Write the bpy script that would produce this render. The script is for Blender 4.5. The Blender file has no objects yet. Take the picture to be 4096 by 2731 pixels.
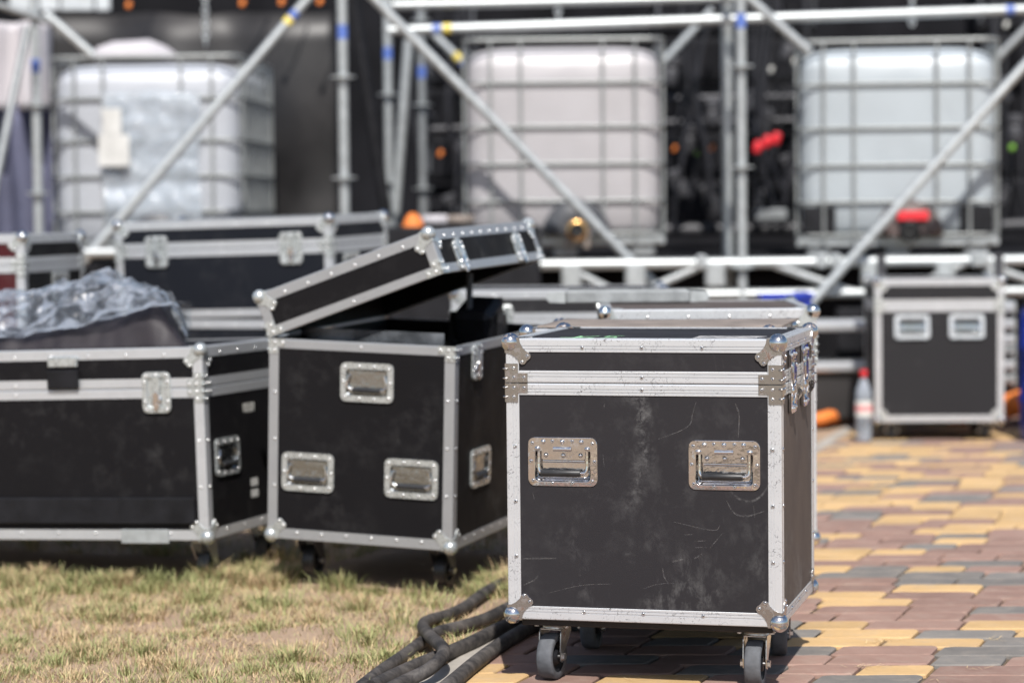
import bpy, math, random
import numpy as np
from mathutils import Vector, Matrix, Euler, noise as mnoise

random.seed(7)
rng = np.random.default_rng(7)
R = math.radians
scene = bpy.context.scene
COL = scene.collection

# ------------------------------------------------------------------ camera
CAM_H, PITCH, ROLL, LENS = 1.047, R(3.053), R(-0.579), 85.0
FPX = LENS / 36 * 4096
_cp, _sp, _cr, _sr = math.cos(PITCH), math.sin(PITCH), math.cos(ROLL), math.sin(ROLL)
_Rx = Matrix(((1, 0, 0), (0, _cp, -_sp), (0, _sp, _cp)))
_Ry = Matrix(((_cr, 0, _sr), (0, 1, 0), (-_sr, 0, _cr)))
RC = _Ry @ _Rx
RT = RC.transposed()
cam_d = bpy.data.cameras.new('camera')
cam = bpy.data.objects.new('camera', cam_d)
COL.objects.link(cam)
_x, _f, _u = RT.col[0], RT.col[1], RT.col[2]
cam.matrix_world = Matrix(((_x[0], _u[0], -_f[0], 0), (_x[1], _u[1], -_f[1], 0), (_x[2], _u[2], -_f[2], CAM_H), (0, 0, 0, 1)))
cam_d.lens = LENS
cam_d.sensor_width = 36
cam_d.clip_start = 0.1
cam_d.clip_end = 1000
cam_d.dof.use_dof = True
cam_d.dof.focus_distance = 5.20
cam_d.dof.aperture_fstop = 2.5
scene.camera = cam

# ------------------------------------------------------------------ world, sun, exposure
SUN = Vector((0.05, -0.83, 1.0)).normalized()
world = bpy.data.worlds.new('World')
scene.world = world
world.use_nodes = True
wn = world.node_tree.nodes
sky = wn.new('ShaderNodeTexSky')
sky.sky_type = 'NISHITA'
sky.sun_disc = False
sky.sun_elevation = math.asin(SUN.z)
sky.sun_rotation = math.pi
sky.dust_density = 1.5
wn['Background'].inputs[1].default_value = 0.10
world.node_tree.links.new(sky.outputs[0], wn['Background'].inputs[0])
sun_d = bpy.data.lights.new('sun', 'SUN')
sun_d.energy = 4.6
sun_d.angle = R(0.53)
sun_d.color = (1.0, 0.965, 0.92)
sun = bpy.data.objects.new('sun', sun_d)
COL.objects.link(sun)
sun.rotation_euler = SUN.to_track_quat('Z', 'Y').to_euler()
sun.location = (0, -5, 10)
vs = scene.view_settings
vs.view_transform = 'Standard'
vs.look = 'None'
vs.exposure = 0.35
vs.gamma = 1
vs.use_curve_mapping = False
scene.cycles.max_bounces = 8
scene.cycles.transparent_max_bounces = 12
scene.cycles.sample_clamp_indirect = 8
scene.cycles.use_denoising = True


def at(x, y, Y):
    """Survey helper: the world point seen at photo position (x, y) at distance Y."""
    d = RT @ Vector(((x - 2048) / FPX, 1, -(y - 1365.5) / FPX))
    return Vector((0, 0, CAM_H)) + d * (Y / d.y)


def gnd(x, y, z=0.0):
    d = RT @ Vector(((x - 2048) / FPX, 1, -(y - 1365.5) / FPX))
    return Vector((0, 0, CAM_H)) + d * ((z - CAM_H) / d.z)


def topx(p):
    q = RC @ (Vector(p) - Vector((0, 0, CAM_H)))
    return 2048 + FPX * q.x / q.y, 1365.5 - FPX * q.z / q.y


# ------------------------------------------------------------------ materials
def lin(h):
    h = h.lstrip('#')
    v = [int(h[i:i + 2], 16) / 255 for i in (0, 2, 4)]
    return tuple(c / 12.92 if c <= 0.04045 else ((c + 0.055) / 1.055) ** 2.4 for c in v)


class NT:
    def __init__(s, name):
        s.m = bpy.data.materials.new(name)
        s.m.use_nodes = True
        s.t = s.m.node_tree
        s.b = s.t.nodes['Principled BSDF']
        s.tc = s.t.nodes.new('ShaderNodeTexCoord')
        oi = s.t.nodes.new('ShaderNodeObjectInfo')
        s.oi = oi
        mul = s.t.nodes.new('ShaderNodeVectorMath')
        mul.operation = 'SCALE'
        s.l(oi.outputs['Location'], mul.inputs[0])
        mul.inputs['Scale'].default_value = 3.7
        add = s.t.nodes.new('ShaderNodeVectorMath')
        s.l(s.tc.outputs['Object'], add.inputs[0])
        s.l(mul.outputs[0], add.inputs[1])
        s.co = add.outputs[0]
        s.obj = s.tc.outputs['Object']

    def l(s, a, b):
        s.t.links.new(a, b)

    def noise(s, scale, detail=4, rough=0.55, dist=0.0, stretch=None, co=None):
        n = s.t.nodes.new('ShaderNodeTexNoise')
        n.inputs['Scale'].default_value = scale
        n.inputs['Detail'].default_value = detail
        n.inputs['Roughness'].default_value = rough
        n.inputs['Distortion'].default_value = dist
        src = co or s.co
        if stretch:
            mp = s.t.nodes.new('ShaderNodeMapping')
            mp.inputs['Scale'].default_value = stretch
            s.l(src, mp.inputs[0])
            src = mp.outputs[0]
        s.l(src, n.inputs['Vector'])
        return n.outputs[0]

    def ramp(s, f, a, b, va=0.0, vb=1.0):
        n = s.t.nodes.new('ShaderNodeMapRange')
        n.inputs[1].default_value = a
        n.inputs[2].default_value = b
        n.inputs[3].default_value = va
        n.inputs[4].default_value = vb
        s.l(f, n.inputs[0])
        return n.outputs[0]

    def math(s, op, a, b=0.0, c=0.0):
        n = s.t.nodes.new('ShaderNodeMath')
        n.operation = op
        for i, v in enumerate((a, b, c)):
            if isinstance(v, (int, float)):
                n.inputs[i].default_value = v
            else:
                s.l(v, n.inputs[i])
        return n.outputs[0]

    def mix(s, f, a, b):
        n = s.t.nodes.new('ShaderNodeMix')
        n.data_type = 'RGBA'
        for i, v in ((0, f), (6, a), (7, b)):
            if isinstance(v, (int, float)):
                n.inputs[i].default_value = v
            elif isinstance(v, tuple):
                n.inputs[i].default_value = (*v, 1)
            else:
                s.l(v, n.inputs[i])
        return n.outputs[2]

    def col(s, v):
        if isinstance(v, tuple):
            s.b.inputs['Base Color'].default_value = (*v, 1)
        else:
            s.l(v, s.b.inputs['Base Color'])

    def set(s, **k):
        for key, v in k.items():
            i = s.b.inputs[{'rough': 'Roughness', 'metal': 'Metallic', 'spec': 'Specular IOR Level', 'trans': 'Transmission Weight',
                            'ior': 'IOR', 'alpha': 'Alpha', 'coat': 'Coat Weight', 'sheen': 'Sheen Weight'}[key]]
            if isinstance(v, (int, float)):
                i.default_value = v
            else:
                s.l(v, i)

    def bump(s, h, strength=0.3, dist=0.002):
        n = s.t.nodes.new('ShaderNodeBump')
        n.inputs['Strength'].default_value = strength
        n.inputs['Distance'].default_value = dist
        s.l(h, n.inputs['Height'])
        s.l(n.outputs[0], s.b.inputs['Normal'])


def simple(name, col, rough=0.5, metal=0.0, var=0.18, vscale=7.0, bump=0.0, bscale=120.0, spec=0.5, **k):
    n = NT(name)
    f = n.ramp(n.noise(vscale, 5, 0.6), 0.3, 0.7)
    lo = tuple(c * (1 - var) for c in col)
    hi = tuple(min(1, c * (1 + var)) for c in col)
    n.col(n.mix(f, lo, hi))
    n.set(rough=n.ramp(f, 0, 1, rough * 0.88, min(1, rough * 1.12)), metal=metal, spec=spec, **k)
    if bump:
        n.bump(n.noise(bscale, 3), bump, 0.002)
    return n.m


def mat_laminate(name, base=(0.030, 0.027, 0.029), dust=0.5, arcs=False, spec=0.22):
    n = NT(name)
    d1 = n.ramp(n.noise(16, 9, 0.72, 0.15), 0.5, 0.85)
    d2 = n.ramp(n.noise(3.1, 3, 0.5), 0.42, 0.68)
    d = n.math('MULTIPLY', n.math('MULTIPLY', d1, d2), dust)
    sc = n.ramp(n.noise(30, 4, 0.6, 0.9, stretch=(1, 1, 0.3)), 0.66, 0.74)
    sc = n.math('MULTIPLY', n.math('MULTIPLY', sc, n.ramp(n.noise(5, 2), 0.45, 0.6)), 0.35 * dust)
    d = n.math('ADD', d, sc)
    if arcs:
        sep = n.t.nodes.new('ShaderNodeSeparateXYZ')
        n.l(n.obj, sep.inputs[0])
        x, z = sep.outputs[0], sep.outputs[2]
        fine = n.ramp(n.noise(55, 8, 0.75, 0.6, co=n.obj), 0.42, 0.66)
        cloud = n.ramp(n.noise(13, 5, 0.6, 0.8, co=n.obj), 0.42, 0.62)
        for cx, cz, rx, rz, w, x0, x1, amt in ((-0.060, 0.535, 0.072, 0.140, 0.40, -0.050, 0.02, 0.62),
                                               (0.232, 0.485, 0.055, 0.075, 0.05, 0.5, 0.0, 0.25), (-0.03, 0.30, 0.02, 0.05, 0.9, 0.5, 0.0, 0.22)):
            dx = n.math('DIVIDE', n.math('SUBTRACT', x, cx), rx)
            dz = n.math('DIVIDE', n.math('SUBTRACT', z, cz), rz)
            rr = n.math('SQRT', n.math('ADD', n.math('MULTIPLY', dx, dx), n.math('MULTIPLY', dz, dz)))
            band = n.ramp(n.math('ABSOLUTE', n.math('SUBTRACT', rr, 0.0 if w > 0.5 else 0.9)), 0.0, w, 1, 0)
            side = n.ramp(x, x0, x1) if x0 < 0.4 else n.ramp(z, cz - 0.01, cz - 0.05)
            if w > 0.5:
                side = cloud
            msk = n.math('MULTIPLY', n.math('MULTIPLY', band, side), n.math('MULTIPLY', fine, cloud) if w > 0.1 else fine)
            d = n.math('ADD', d, n.math('MULTIPLY', msk, amt))
        low = n.ramp(z, 0.42, 0.22)
        smear = n.math('MULTIPLY', n.ramp(n.noise(34, 8, 0.75, 0.2, stretch=(1, 1, 0.55), co=n.obj), 0.48, 0.72), n.ramp(n.noise(9, 2, 0.5, co=n.obj), 0.46, 0.62))
        d = n.math('ADD', d, n.math('MULTIPLY', n.math('MULTIPLY', low, smear), 0.17))
    d = n.math('MINIMUM', d, 0.9)
    n.col(n.mix(d, base, (0.40, 0.395, 0.385)))
    n.set(rough=n.ramp(n.noise(5, 3), 0.3, 0.7, 0.5, 0.66), spec=spec)
    n.bump(n.noise(520, 2, 0.5), 0.35, 0.0006)
    return n.m


def mat_alu(name, base=0.80, rough=0.36, wear=1.0):
    n = NT(name)
    th = 0.03 if wear > 1 else 0
    s1 = n.ramp(n.noise(75, 6, 0.75, 2.2), 0.585 - th, 0.65 - th)
    s1 = n.math('MULTIPLY', s1, n.ramp(n.noise(11, 3), 0.42, 0.60))
    s2 = n.ramp(n.noise(260, 3, 0.6, 1.0), 0.66, 0.72)
    f = n.math('MINIMUM', n.math('MULTIPLY', n.math('ADD', s1, n.math('MULTIPLY', s2, 0.5)), wear), 1.0)
    c = n.mix(n.ramp(n.noise(20, 4), 0.3, 0.7), (base * 0.90, base * 0.925, base * 0.955), (base * 0.965, base * 0.99, base * 1.02))
    n.col(n.mix(n.math('MULTIPLY', f, 0.85), c, (0.10, 0.09, 0.09)))
    n.set(rough=n.ramp(f, 0, 1, rough, 0.65), metal=0.55)
    n.bump(n.math('SUBTRACT', n.noise(300, 2), f), 0.12, 0.001)
    return n.m


def mat_chrome(name, rust=0.6, rough=0.10, tint=(0.62, 0.62, 0.62), wave=0.1):
    n = NT(name)
    f = n.ramp(n.noise(70, 6, 0.65, 0.8), 0.53, 0.60)
    f = n.math('MULTIPLY', n.math('MULTIPLY', f, n.ramp(n.noise(22, 2), 0.45, 0.6)), rust)
    n.col(n.mix(f, tint, (0.14, 0.075, 0.045)))
    n.set(rough=n.ramp(f, 0, 1, rough, 0.75), metal=n.ramp(f, 0, 1, 1.0, 0.15))
    n.bump(n.noise(34, 3), wave, 0.004)
    return n.m


def mat_glasslike(name, tint, amt, rough=0.06, wr=0.0):
    """Thin clear film: mostly see-through, with a gloss."""
    m = bpy.data.materials.new(name)
    m.use_nodes = True
    t = m.node_tree
    t.nodes.clear()
    out = t.nodes.new('ShaderNodeOutputMaterial')
    tr = t.nodes.new('ShaderNodeBsdfTransparent')
    tr.inputs[0].default_value = (*tint, 1)
    gl = t.nodes.new('ShaderNodeBsdfPrincipled')
    gl.inputs['Base Color'].default_value = (0.52, 0.57, 0.63, 1)
    gl.inputs['Roughness'].default_value = rough
    gl.inputs['Specular IOR Level'].default_value = 0.9
    gl.inputs['Coat Weight'].default_value = 1.0
    gl.inputs['Coat Roughness'].default_value = rough
    mx = t.nodes.new('ShaderNodeMixShader')
    tc = t.nodes.new('ShaderNodeTexCoord')
    nz = t.nodes.new('ShaderNodeTexNoise')
    nz.inputs['Scale'].default_value = 9
    nz.inputs['Detail'].default_value = 5
    t.links.new(tc.outputs['Object'], nz.inputs['Vector'])
    mr = t.nodes.new('ShaderNodeMapRange')
    mr.inputs[1].default_value = 0.35
    mr.inputs[2].default_value = 0.65
    mr.inputs[3].default_value = max(0, amt - 0.18)
    mr.inputs[4].default_value = min(1, amt + 0.18)
    t.links.new(nz.outputs[0], mr.inputs[0])
    t.links.new(mr.outputs[0], mx.inputs[0])
    t.links.new(tr.outputs[0], mx.inputs[1])
    t.links.new(gl.outputs[0], mx.inputs[2])
    bp = t.nodes.new('ShaderNodeBump')
    bp.inputs['Strength'].default_value = 0.55
    bp.inputs['Distance'].default_value = 0.01
    n2 = t.nodes.new('ShaderNodeTexNoise')
    n2.inputs['Scale'].default_value = 32
    n2.inputs['Detail'].default_value = 3
    n2.inputs['Distortion'].default_value = 1.5
    t.links.new(tc.outputs['Object'], n2.inputs['Vector'])
    t.links.new(n2.outputs[0], bp.inputs['Height'])
    if wr:
        t.links.new(bp.outputs[0], gl.inputs['Normal'])
        t.links.new(bp.outputs[0], gl.inputs['Coat Normal'])
    t.links.new(mx.outputs[0], out.inputs[0])
    return m


def tank_mat(name, c):
    """Milky plastic; the liquid inside gives the lower part a deeper tone."""
    n = NT(name)
    sep = n.t.nodes.new('ShaderNodeSeparateXYZ')
    n.l(n.obj, sep.inputs[0])
    lvl = n.ramp(sep.outputs[2], 1.0, 0.985)
    st = n.ramp(n.noise(3, 5, 0.6, co=n.obj, stretch=(1, 1, 0.4)), 0.35, 0.7)
    f = n.math('MULTIPLY', st, 0.45)
    cc = n.mix(f, c, tuple(x * 0.82 for x in c))
    n.col(n.mix(lvl, tuple(min(1, x * 1.22) for x in c), cc))  # empty top band painted paler for light coming through the plastic
    n.set(rough=0.4)
    n.bump(n.noise(2.2, 2, 0.4, co=n.obj), 0.5, 0.05)
    return n.m


MT = {}
MT['lam_main'] = mat_laminate('scuffed_black_laminate', base=(0.0195, 0.0178, 0.0200), dust=0.11, arcs=True)
MT['lam'] = mat_laminate('black_laminate', base=(0.0065, 0.006, 0.007), dust=0.08, spec=0.16)
MT['lam_side'] = mat_laminate('dusty_black_laminate', base=(0.008, 0.0068, 0.0065), dust=0.16, spec=0.16)
MT['lam_brown'] = mat_laminate('dusty_reflection_brown_laminate', base=(0.085, 0.068, 0.060), dust=0.6)  # brown base paints ground reflection with the dust on the front case's side
MT['lam_blue'] = mat_laminate('blue_black_laminate', base=(0.008, 0.0095, 0.0140), dust=0.1, spec=0.18)
MT['lam_red'] = mat_laminate('dark_red_laminate', base=(0.055, 0.008, 0.010), dust=0.1)
MT['lam_grey'] = mat_laminate('grey_black_laminate', base=(0.019, 0.0185, 0.0205), dust=0.1)
MT['alu'] = mat_alu('scratched_aluminium', 0.62, 0.36, 0.8)
MT['alu_main'] = mat_alu('scraped_aluminium', 0.68, 0.34, 1.1)
MT['alu2'] = mat_alu('worn_aluminium', 0.42, 0.40, 0.6)
MT['chrome'] = mat_chrome('chrome_steel', 0.3, 0.07, (0.70, 0.70, 0.70), 0.35)
MT['rusty'] = mat_chrome('rusty_chrome', 1.0, 0.12)
MT['zinc'] = simple('zinc_plate', (0.50, 0.53, 0.53), 0.28, 0.6, 0.2, 60)
MT['galv'] = simple('galvanised_steel', (0.44, 0.465, 0.47), 0.42, 0.5, 0.14, 30)
MT['cage'] = simple('cage_steel', (0.30, 0.315, 0.31), 0.45, 0.4, 0.2, 30)
MT['galv_dull'] = simple('dull_galvanised_steel', (0.28, 0.295, 0.30), 0.5, 0.5, 0.2, 22)
MT['bright_steel'] = simple('bright_steel', (0.82, 0.82, 0.81), 0.30, 0.95, 0.1, 60)
MT['dark_sheath'] = simple('dark_cable_sheath', (0.022, 0.022, 0.026), 0.35, 0, 0.4, 6)
MT['dark_steel'] = simple('dark_steel', (0.05, 0.05, 0.055), 0.5, 0.2, 0.5, 3)
MT['hole'] = simple('hollow_shade', (0.012, 0.012, 0.012), 0.9)  # near-black stands for the shade inside rivet holes and valve mouths
MT['ply'] = simple('birch_board_black', (0.02, 0.015, 0.012), 0.7)
MT['rubber'] = simple('grey_rubber', (0.085, 0.09, 0.10), 0.75, 0, 0.3, 40, 0.2)
MT['rubber_blk'] = simple('black_rubber', (0.02, 0.02, 0.021), 0.42, 0, 0.25, 40)
MT['shaded_recess_steel'] = mat_chrome('shaded_recess_steel', 0.2, 0.24, (0.40, 0.43, 0.44), 0.6)  # darker tint paints the shade in the far handles' shallow recesses
MT['plate_steel'] = mat_chrome('dull_plate_steel', 0.9, 0.26, (0.43, 0.42, 0.41))
MT['steel'] = mat_chrome('caster_steel', 0.8, 0.3)
MT['green_ink'] = simple('green_marker', (0.40, 0.80, 0.42), 0.6)
MT['sticker'] = None
MT['board_white'] = simple('pale_board_paint', (0.5, 0.53, 0.55), 0.5)
MT['hdpe'] = tank_mat('white_tank_plastic', (0.371, 0.408, 0.432))
MT['hdpe_warm'] = tank_mat('cream_tank_plastic', (0.385, 0.372, 0.383))
MT['hdpe_pale'] = tank_mat('pale_tank_plastic', (0.388, 0.406, 0.439))
MT['black_plastic'] = simple('black_plastic', (0.010, 0.010, 0.012), 0.5, 0, 0.4, 12, spec=0.25)
MT['black_cloth'] = simple('black_cloth', (0.012, 0.012, 0.014), 0.95, 0, 0.5, 1.5, 0, spec=0.1)
MT['tarp'] = simple('charcoal_tarpaulin', (0.020, 0.0185, 0.0185), 0.5, 0, 0.5, 2.6)
MT['bag'] = simple('dark_purple_nylon', (0.017, 0.0135, 0.017), 0.6, 0, 0.2, 9, 0.2, 300)
MT['white_cloth'] = simple('white_fabric', (0.46, 0.44, 0.46), 0.9, 0, 0.06, 3)
MT['blue_cloth'] = simple('slate_blue_fabric', (0.10, 0.105, 0.165), 0.8, 0, 0.25, 3)
MT['orange'] = simple('orange_fabric', (0.72, 0.20, 0.035), 0.7, 0, 0.15, 9)
MT['red'] = simple('red_plastic', (0.68, 0.03, 0.04), 0.4, 0, 0.1, 9)
MT['blue'] = simple('blue_plastic', (0.012, 0.035, 0.33), 0.35, 0, 0.2, 5)
MT['blue_tape'] = simple('blue_tape', (0.10, 0.17, 0.48), 0.4, 0, 0.1, 9)
MT['yellow_tape'] = simple('yellow_tape', (0.75, 0.6, 0.12), 0.5, 0, 0.1, 9)
MT['brass'] = simple('brass', (0.70, 0.42, 0.16), 0.3, 0.9, 0.2, 20)
MT['wood'] = simple('weathered_plywood', (0.21, 0.175, 0.15), 0.75, 0, 0.3, 14, 0.2)
MT['paper'] = simple('white_paper', (0.62, 0.62, 0.58), 0.8, 0, 0.04, 6)
MT['ptape'] = simple('pale_print', (0.55, 0.55, 0.53), 0.7)
MT['lime'] = simple('lime_plastic', (0.22, 0.50, 0.05), 0.35)
MT['grey_dome'] = simple('grey_moulding', (0.060, 0.063, 0.07), 0.5)
MT['brown_dome'] = simple('brown_moulding', (0.085, 0.060, 0.055), 0.55)


def film_mat():
    m = bpy.data.materials.new('clear_crinkled_film')
    m.use_nodes = True
    t = m.node_tree
    t.nodes.clear()
    N = t.nodes.new
    out, tr, df, gl, ad, mx = (N('ShaderNodeOutputMaterial'), N('ShaderNodeBsdfTransparent'), N('ShaderNodeBsdfDiffuse'), N('ShaderNodeBsdfGlossy'), N('ShaderNodeMixShader'), N('ShaderNodeMixShader'))
    tr.inputs[0].default_value = (0.88, 0.92, 0.95, 1)
    df.inputs[0].default_value = (0.54, 0.57, 0.61, 1)
    gl.inputs[0].default_value = (0.95, 0.97, 1, 1)
    gl.inputs['Roughness'].default_value = 0.18
    ad.inputs[0].default_value = 0.55
    tc, nz, mr = N('ShaderNodeTexCoord'), N('ShaderNodeTexNoise'), N('ShaderNodeMapRange')
    nz.inputs['Scale'].default_value = 13
    nz.inputs['Detail'].default_value = 4
    nz.inputs['Distortion'].default_value = 1.2
    t.links.new(tc.outputs['Object'], nz.inputs['Vector'])
    for i, v in ((1, .40), (2, .62), (3, .12), (4, .66)):
        mr.inputs[i].default_value = v
    t.links.new(nz.outputs[0], mr.inputs[0])
    t.links.new(mr.outputs[0], mx.inputs[0])
    t.links.new(df.outputs[0], ad.inputs[1])
    t.links.new(gl.outputs[0], ad.inputs[2])
    t.links.new(tr.outputs[0], mx.inputs[1])
    t.links.new(ad.outputs[0], mx.inputs[2])
    t.links.new(mx.outputs[0], out.inputs[0])
    return m


MT['film'] = film_mat()
MT['film_thick'] = mat_glasslike('cloudy_plastic_film', (0.85, 0.90, 0.92), 0.55, 0.12, 1)
MT['acrylic'] = mat_glasslike('smoked_acrylic', (0.22, 0.22, 0.24), 0.10, 0.2)
MT['bottle'] = mat_glasslike('clear_bottle', (0.80, 0.84, 0.88), 0.42, 0.12)


def _chalk():
    n = NT('chalky_scuff')
    f = n.ramp(n.noise(120, 6, 0.75, 0.5, co=n.obj), 0.36, 0.66)
    n.col((0.30, 0.29, 0.28))
    n.set(rough=0.9, alpha=n.math('MULTIPLY', f, 0.26), spec=0.1)
    return n.m


def _sticker():
    n = NT('worn_sticker')
    f = n.ramp(n.noise(30, 6, 0.7, 0.6, co=n.obj, stretch=(1, 2.2, 1)), 0.44, 0.56)
    n.col(n.mix(f, (0.08, 0.08, 0.08), (0.50, 0.48, 0.47)))
    n.set(rough=0.5)
    return n.m


MT['chalk'] = _chalk()
MT['sticker'] = _sticker()


def paver_mat(name, c):
    n = NT(name)
    big = n.ramp(n.noise(7, 4, 0.6), 0.3, 0.7)
    fine = n.ramp(n.noise(70, 7, 0.8), 0.28, 0.72)
    rnd = n.ramp(n.oi.outputs['Random'], 0, 1, -0.5, 0.5)
    f = n.math('ADD', n.math('MULTIPLY', big, 0.5), n.math('MULTIPLY', fine, 0.35))
    f = n.math('ADD', f, n.math('MULTIPLY', rnd, 0.5))
    cc = n.mix(f, tuple(x * 0.74 for x in c), tuple(min(1, x * 1.2) for x in c))
    dirt = n.ramp(n.noise(14, 8, 0.75, 0.4), 0.48, 0.78, 0, 0.55)
    n.col(n.mix(dirt, cc, (0.33, 0.275, 0.225)))
    n.set(rough=0.82, spec=0.35)
    n.bump(n.noise(380, 4, 0.7), 0.45, 0.0012)
    return n.m


MT['pav_y'] = paver_mat('yellow_concrete', (0.55, 0.365, 0.175))
MT['pav_r'] = paver_mat('brown_red_concrete', (0.285, 0.180, 0.145))
MT['pav_g'] = paver_mat('grey_concrete', (0.195, 0.182, 0.168))
MT['kerb'] = simple('kerb_concrete', (0.36, 0.33, 0.29), 0.85, 0, 0.15, 18, 0.4, 300)


def soil_mat(name, a, b, c):
    n = NT(name)
    f = n.ramp(n.noise(5, 6, 0.65, co=n.obj), 0.35, 0.65)
    g = n.ramp(n.noise(45, 8, 0.75, 0.5, co=n.obj), 0.35, 0.7)
    n.col(n.mix(n.math('MULTIPLY', g, 0.6), n.mix(f, a, b), c))
    n.set(rough=0.95, spec=0.15)
    n.bump(n.noise(60, 8, 0.75, co=n.obj), 0.8, 0.012)
    return n.m


MT['soil'] = soil_mat('dry_soil', (0.40, 0.285, 0.205), (0.47, 0.345, 0.24), (0.31, 0.22, 0.16))
MT['ground'] = soil_mat('packed_earth', (0.34, 0.25, 0.18), (0.42, 0.32, 0.22), (0.28, 0.21, 0.16))
MT['sand'] = soil_mat('joint_sand', (0.17, 0.125, 0.09), (0.24, 0.18, 0.12), (0.09, 0.07, 0.05))


def grass_mat():
    n = NT('dry_grass')
    a = n.t.nodes.new('ShaderNodeAttribute')
    a.attribute_name = 'blade'
    n.l(a.outputs['Color'], n.b.inputs['Base Color'])
    n.set(rough=0.7, spec=0.25)
    n.b.inputs['Subsurface Weight'].default_value = 0.0
    return n.m


MT['grass'] = grass_mat()


# ------------------------------------------------------------------ mesh helpers
class MB:
    def __init__(s):
        s.v, s.f, s.mi, s.sm = [], [], [], []

    def add(s, vs, fs, mi=0, smooth=False):
        o = len(s.v)
        s.v += [tuple(v) for v in vs]
        s.f += [tuple(i + o for i in f) for f in fs]
        s.mi += [mi] * len(fs)
        s.sm += [smooth] * len(fs)

    def box(s, c, d, M=None, bev=0.0, mi=0):
        c = Vector(c)
        h = Vector(d) / 2
        if bev <= 0:
            vs = [c + Vector((x * h.x, y * h.y, z * h.z)) for x in (-1, 1) for y in (-1, 1) for z in (-1, 1)]
            fs = [(0, 1, 3, 2), (4, 6, 7, 5), (0, 4, 5, 1), (2, 3, 7, 6), (0, 2, 6, 4), (1, 5, 7, 3)]
        else:
            b = min(bev, h.x * .49, h.y * .49, h.z * .49)
            vs, idx = [], {}
            for x in (-1, 1):
                for y in (-1, 1):
                    for z in (-1, 1):
                        for ax in range(3):
                            p = [x * h.x, y * h.y, z * h.z]
                            for k in range(3):
                                if k != ax:
                                    p[k] -= b * (x, y, z)[k]
                            idx[(x, y, z, ax)] = len(vs)
                            vs.append(c + Vector(p))
            fs = []
            for ax in range(3):
                o = [k for k in range(3) if k != ax]
                for sg in (-1, 1):
                    q = []
                    for a, bb in ((-1, -1), (1, -1), (1, 1), (-1, 1)):
                        k = [0, 0, 0]
                        k[ax] = sg
                        k[o[0]] = a
                        k[o[1]] = bb
                        q.append(idx[(*k, ax)])
                    fs.append(tuple(q))
                for a in (-1, 1):
                    for bb in (-1, 1):
                        e = []
                        for sg in (-1, 1):
                            k = [0, 0, 0]
                            k[ax] = sg
                            k[o[0]] = a
                            k[o[1]] = bb
                            e.append((idx[(*k, o[0])], idx[(*k, o[1])]))
                        fs.append((e[0][0], e[0][1], e[1][1], e[1][0]))
            for x in (-1, 1):
                for y in (-1, 1):
                    for z in (-1, 1):
                        fs.append(tuple(idx[(x, y, z, k)] for k in range(3)))
        if M is not None:
            vs = [M @ Vector(v) for v in vs]
        s.add(vs, fs, mi)

    def loft(s, loops, cap0=True, cap1=True, mi=0, smooth=False, closed=True):
        n = len(loops[0])
        vs = [p for lp in loops for p in lp]
        fs = []
        for i in range(len(loops) - 1):
            for j in range(n if closed else n - 1):
                k = (j + 1) % n
                fs.append((i * n + j, i * n + k, (i + 1) * n + k, (i + 1) * n + j))
        s.add(vs, fs, mi, smooth)
        if cap0:
            s.add(loops[0], [tuple(range(n))[::-1]], mi)
        if cap1:
            s.add(loops[-1], [tuple(range(n))], mi)

    def tube(s, pts, r, n=10, mi=0, closed=False, cap=True):
        pts = [Vector(p) for p in pts]
        m = len(pts)
        rs = r if isinstance(r, (list, tuple)) else [r] * m
        t0 = None
        loops = []
        for i, p in enumerate(pts):
            if closed:
                t = (pts[(i + 1) % m] - pts[i - 1]).normalized()
            else:
                t = (pts[min(i + 1, m - 1)] - pts[max(i - 1, 0)]).normalized()
            if t0 is None:
                up = Vector((0, 0, 1)) if abs(t.z) < 0.9 else Vector((1, 0, 0))
                a = t.cross(up).normalized()
            else:
                a = (a - t * a.dot(t)).normalized()
            b = t.cross(a)
            t0 = t
            loops.append([p + (a * math.cos(2 * math.pi * k / n) + b * math.sin(2 * math.pi * k / n)) * rs[i] for k in range(n)])
        if closed:
            loops.append(loops[0])
        s.loft(loops, cap and not closed, cap and not closed, mi, True)

    def lathe(s, prof, n=16, M=None, mi=0, smooth=True, cap=False):
        M = M or Matrix()
        loops = [[M @ Vector((r * math.cos(2 * math.pi * k / n), r * math.sin(2 * math.pi * k / n), z)) for k in range(n)] for r, z in prof]
        s.loft(loops, cap, cap, mi, smooth)

    def ball(s, c, r, n=16, m=10, M=None, mi=0, sc=(1, 1, 1)):
        pr = [(max(1e-5, math.sin(math.pi * i / m)) * r, -math.cos(math.pi * i / m) * r) for i in range(m + 1)]
        T = (M or Matrix()) @ Matrix.Translation(c) @ Matrix.Diagonal((*sc, 1))
        s.lathe(pr, n, T, mi, True)

    def prism(s, out, z0, z1, M=None, mi=0, bev=0.0):
        M = M or Matrix()
        n = len(out)
        loops = [[M @ Vector((x, y, z0)) for x, y in out]]
        if bev:
            cx = sum(p[0] for p in out) / n
            cy = sum(p[1] for p in out) / n
            loops.append([M @ Vector((x, y, z1 - bev)) for x, y in out])
            sh = []
            for x, y in out:
                d = math.hypot(x - cx, y - cy) or 1
                k = max(0, d - bev) / d
                sh.append(M @ Vector((cx + (x - cx) * k, cy + (y - cy) * k, z1)))
            loops.append(sh)
        else:
            loops.append([M @ Vector((x, y, z1)) for x, y in out])
        s.loft(loops, True, True, mi)

    def mesh(s, name, mats):
        me = bpy.data.meshes.new(name)
        me.from_pydata(s.v, [], s.f)
        for m in (mats if isinstance(mats, (list, tuple)) else [mats]):
            me.materials.append(MT[m] if isinstance(m, str) else m)
        me.polygons.foreach_set('material_index', s.mi)
        me.polygons.foreach_set('use_smooth', s.sm)
        me.update()
        return me

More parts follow.
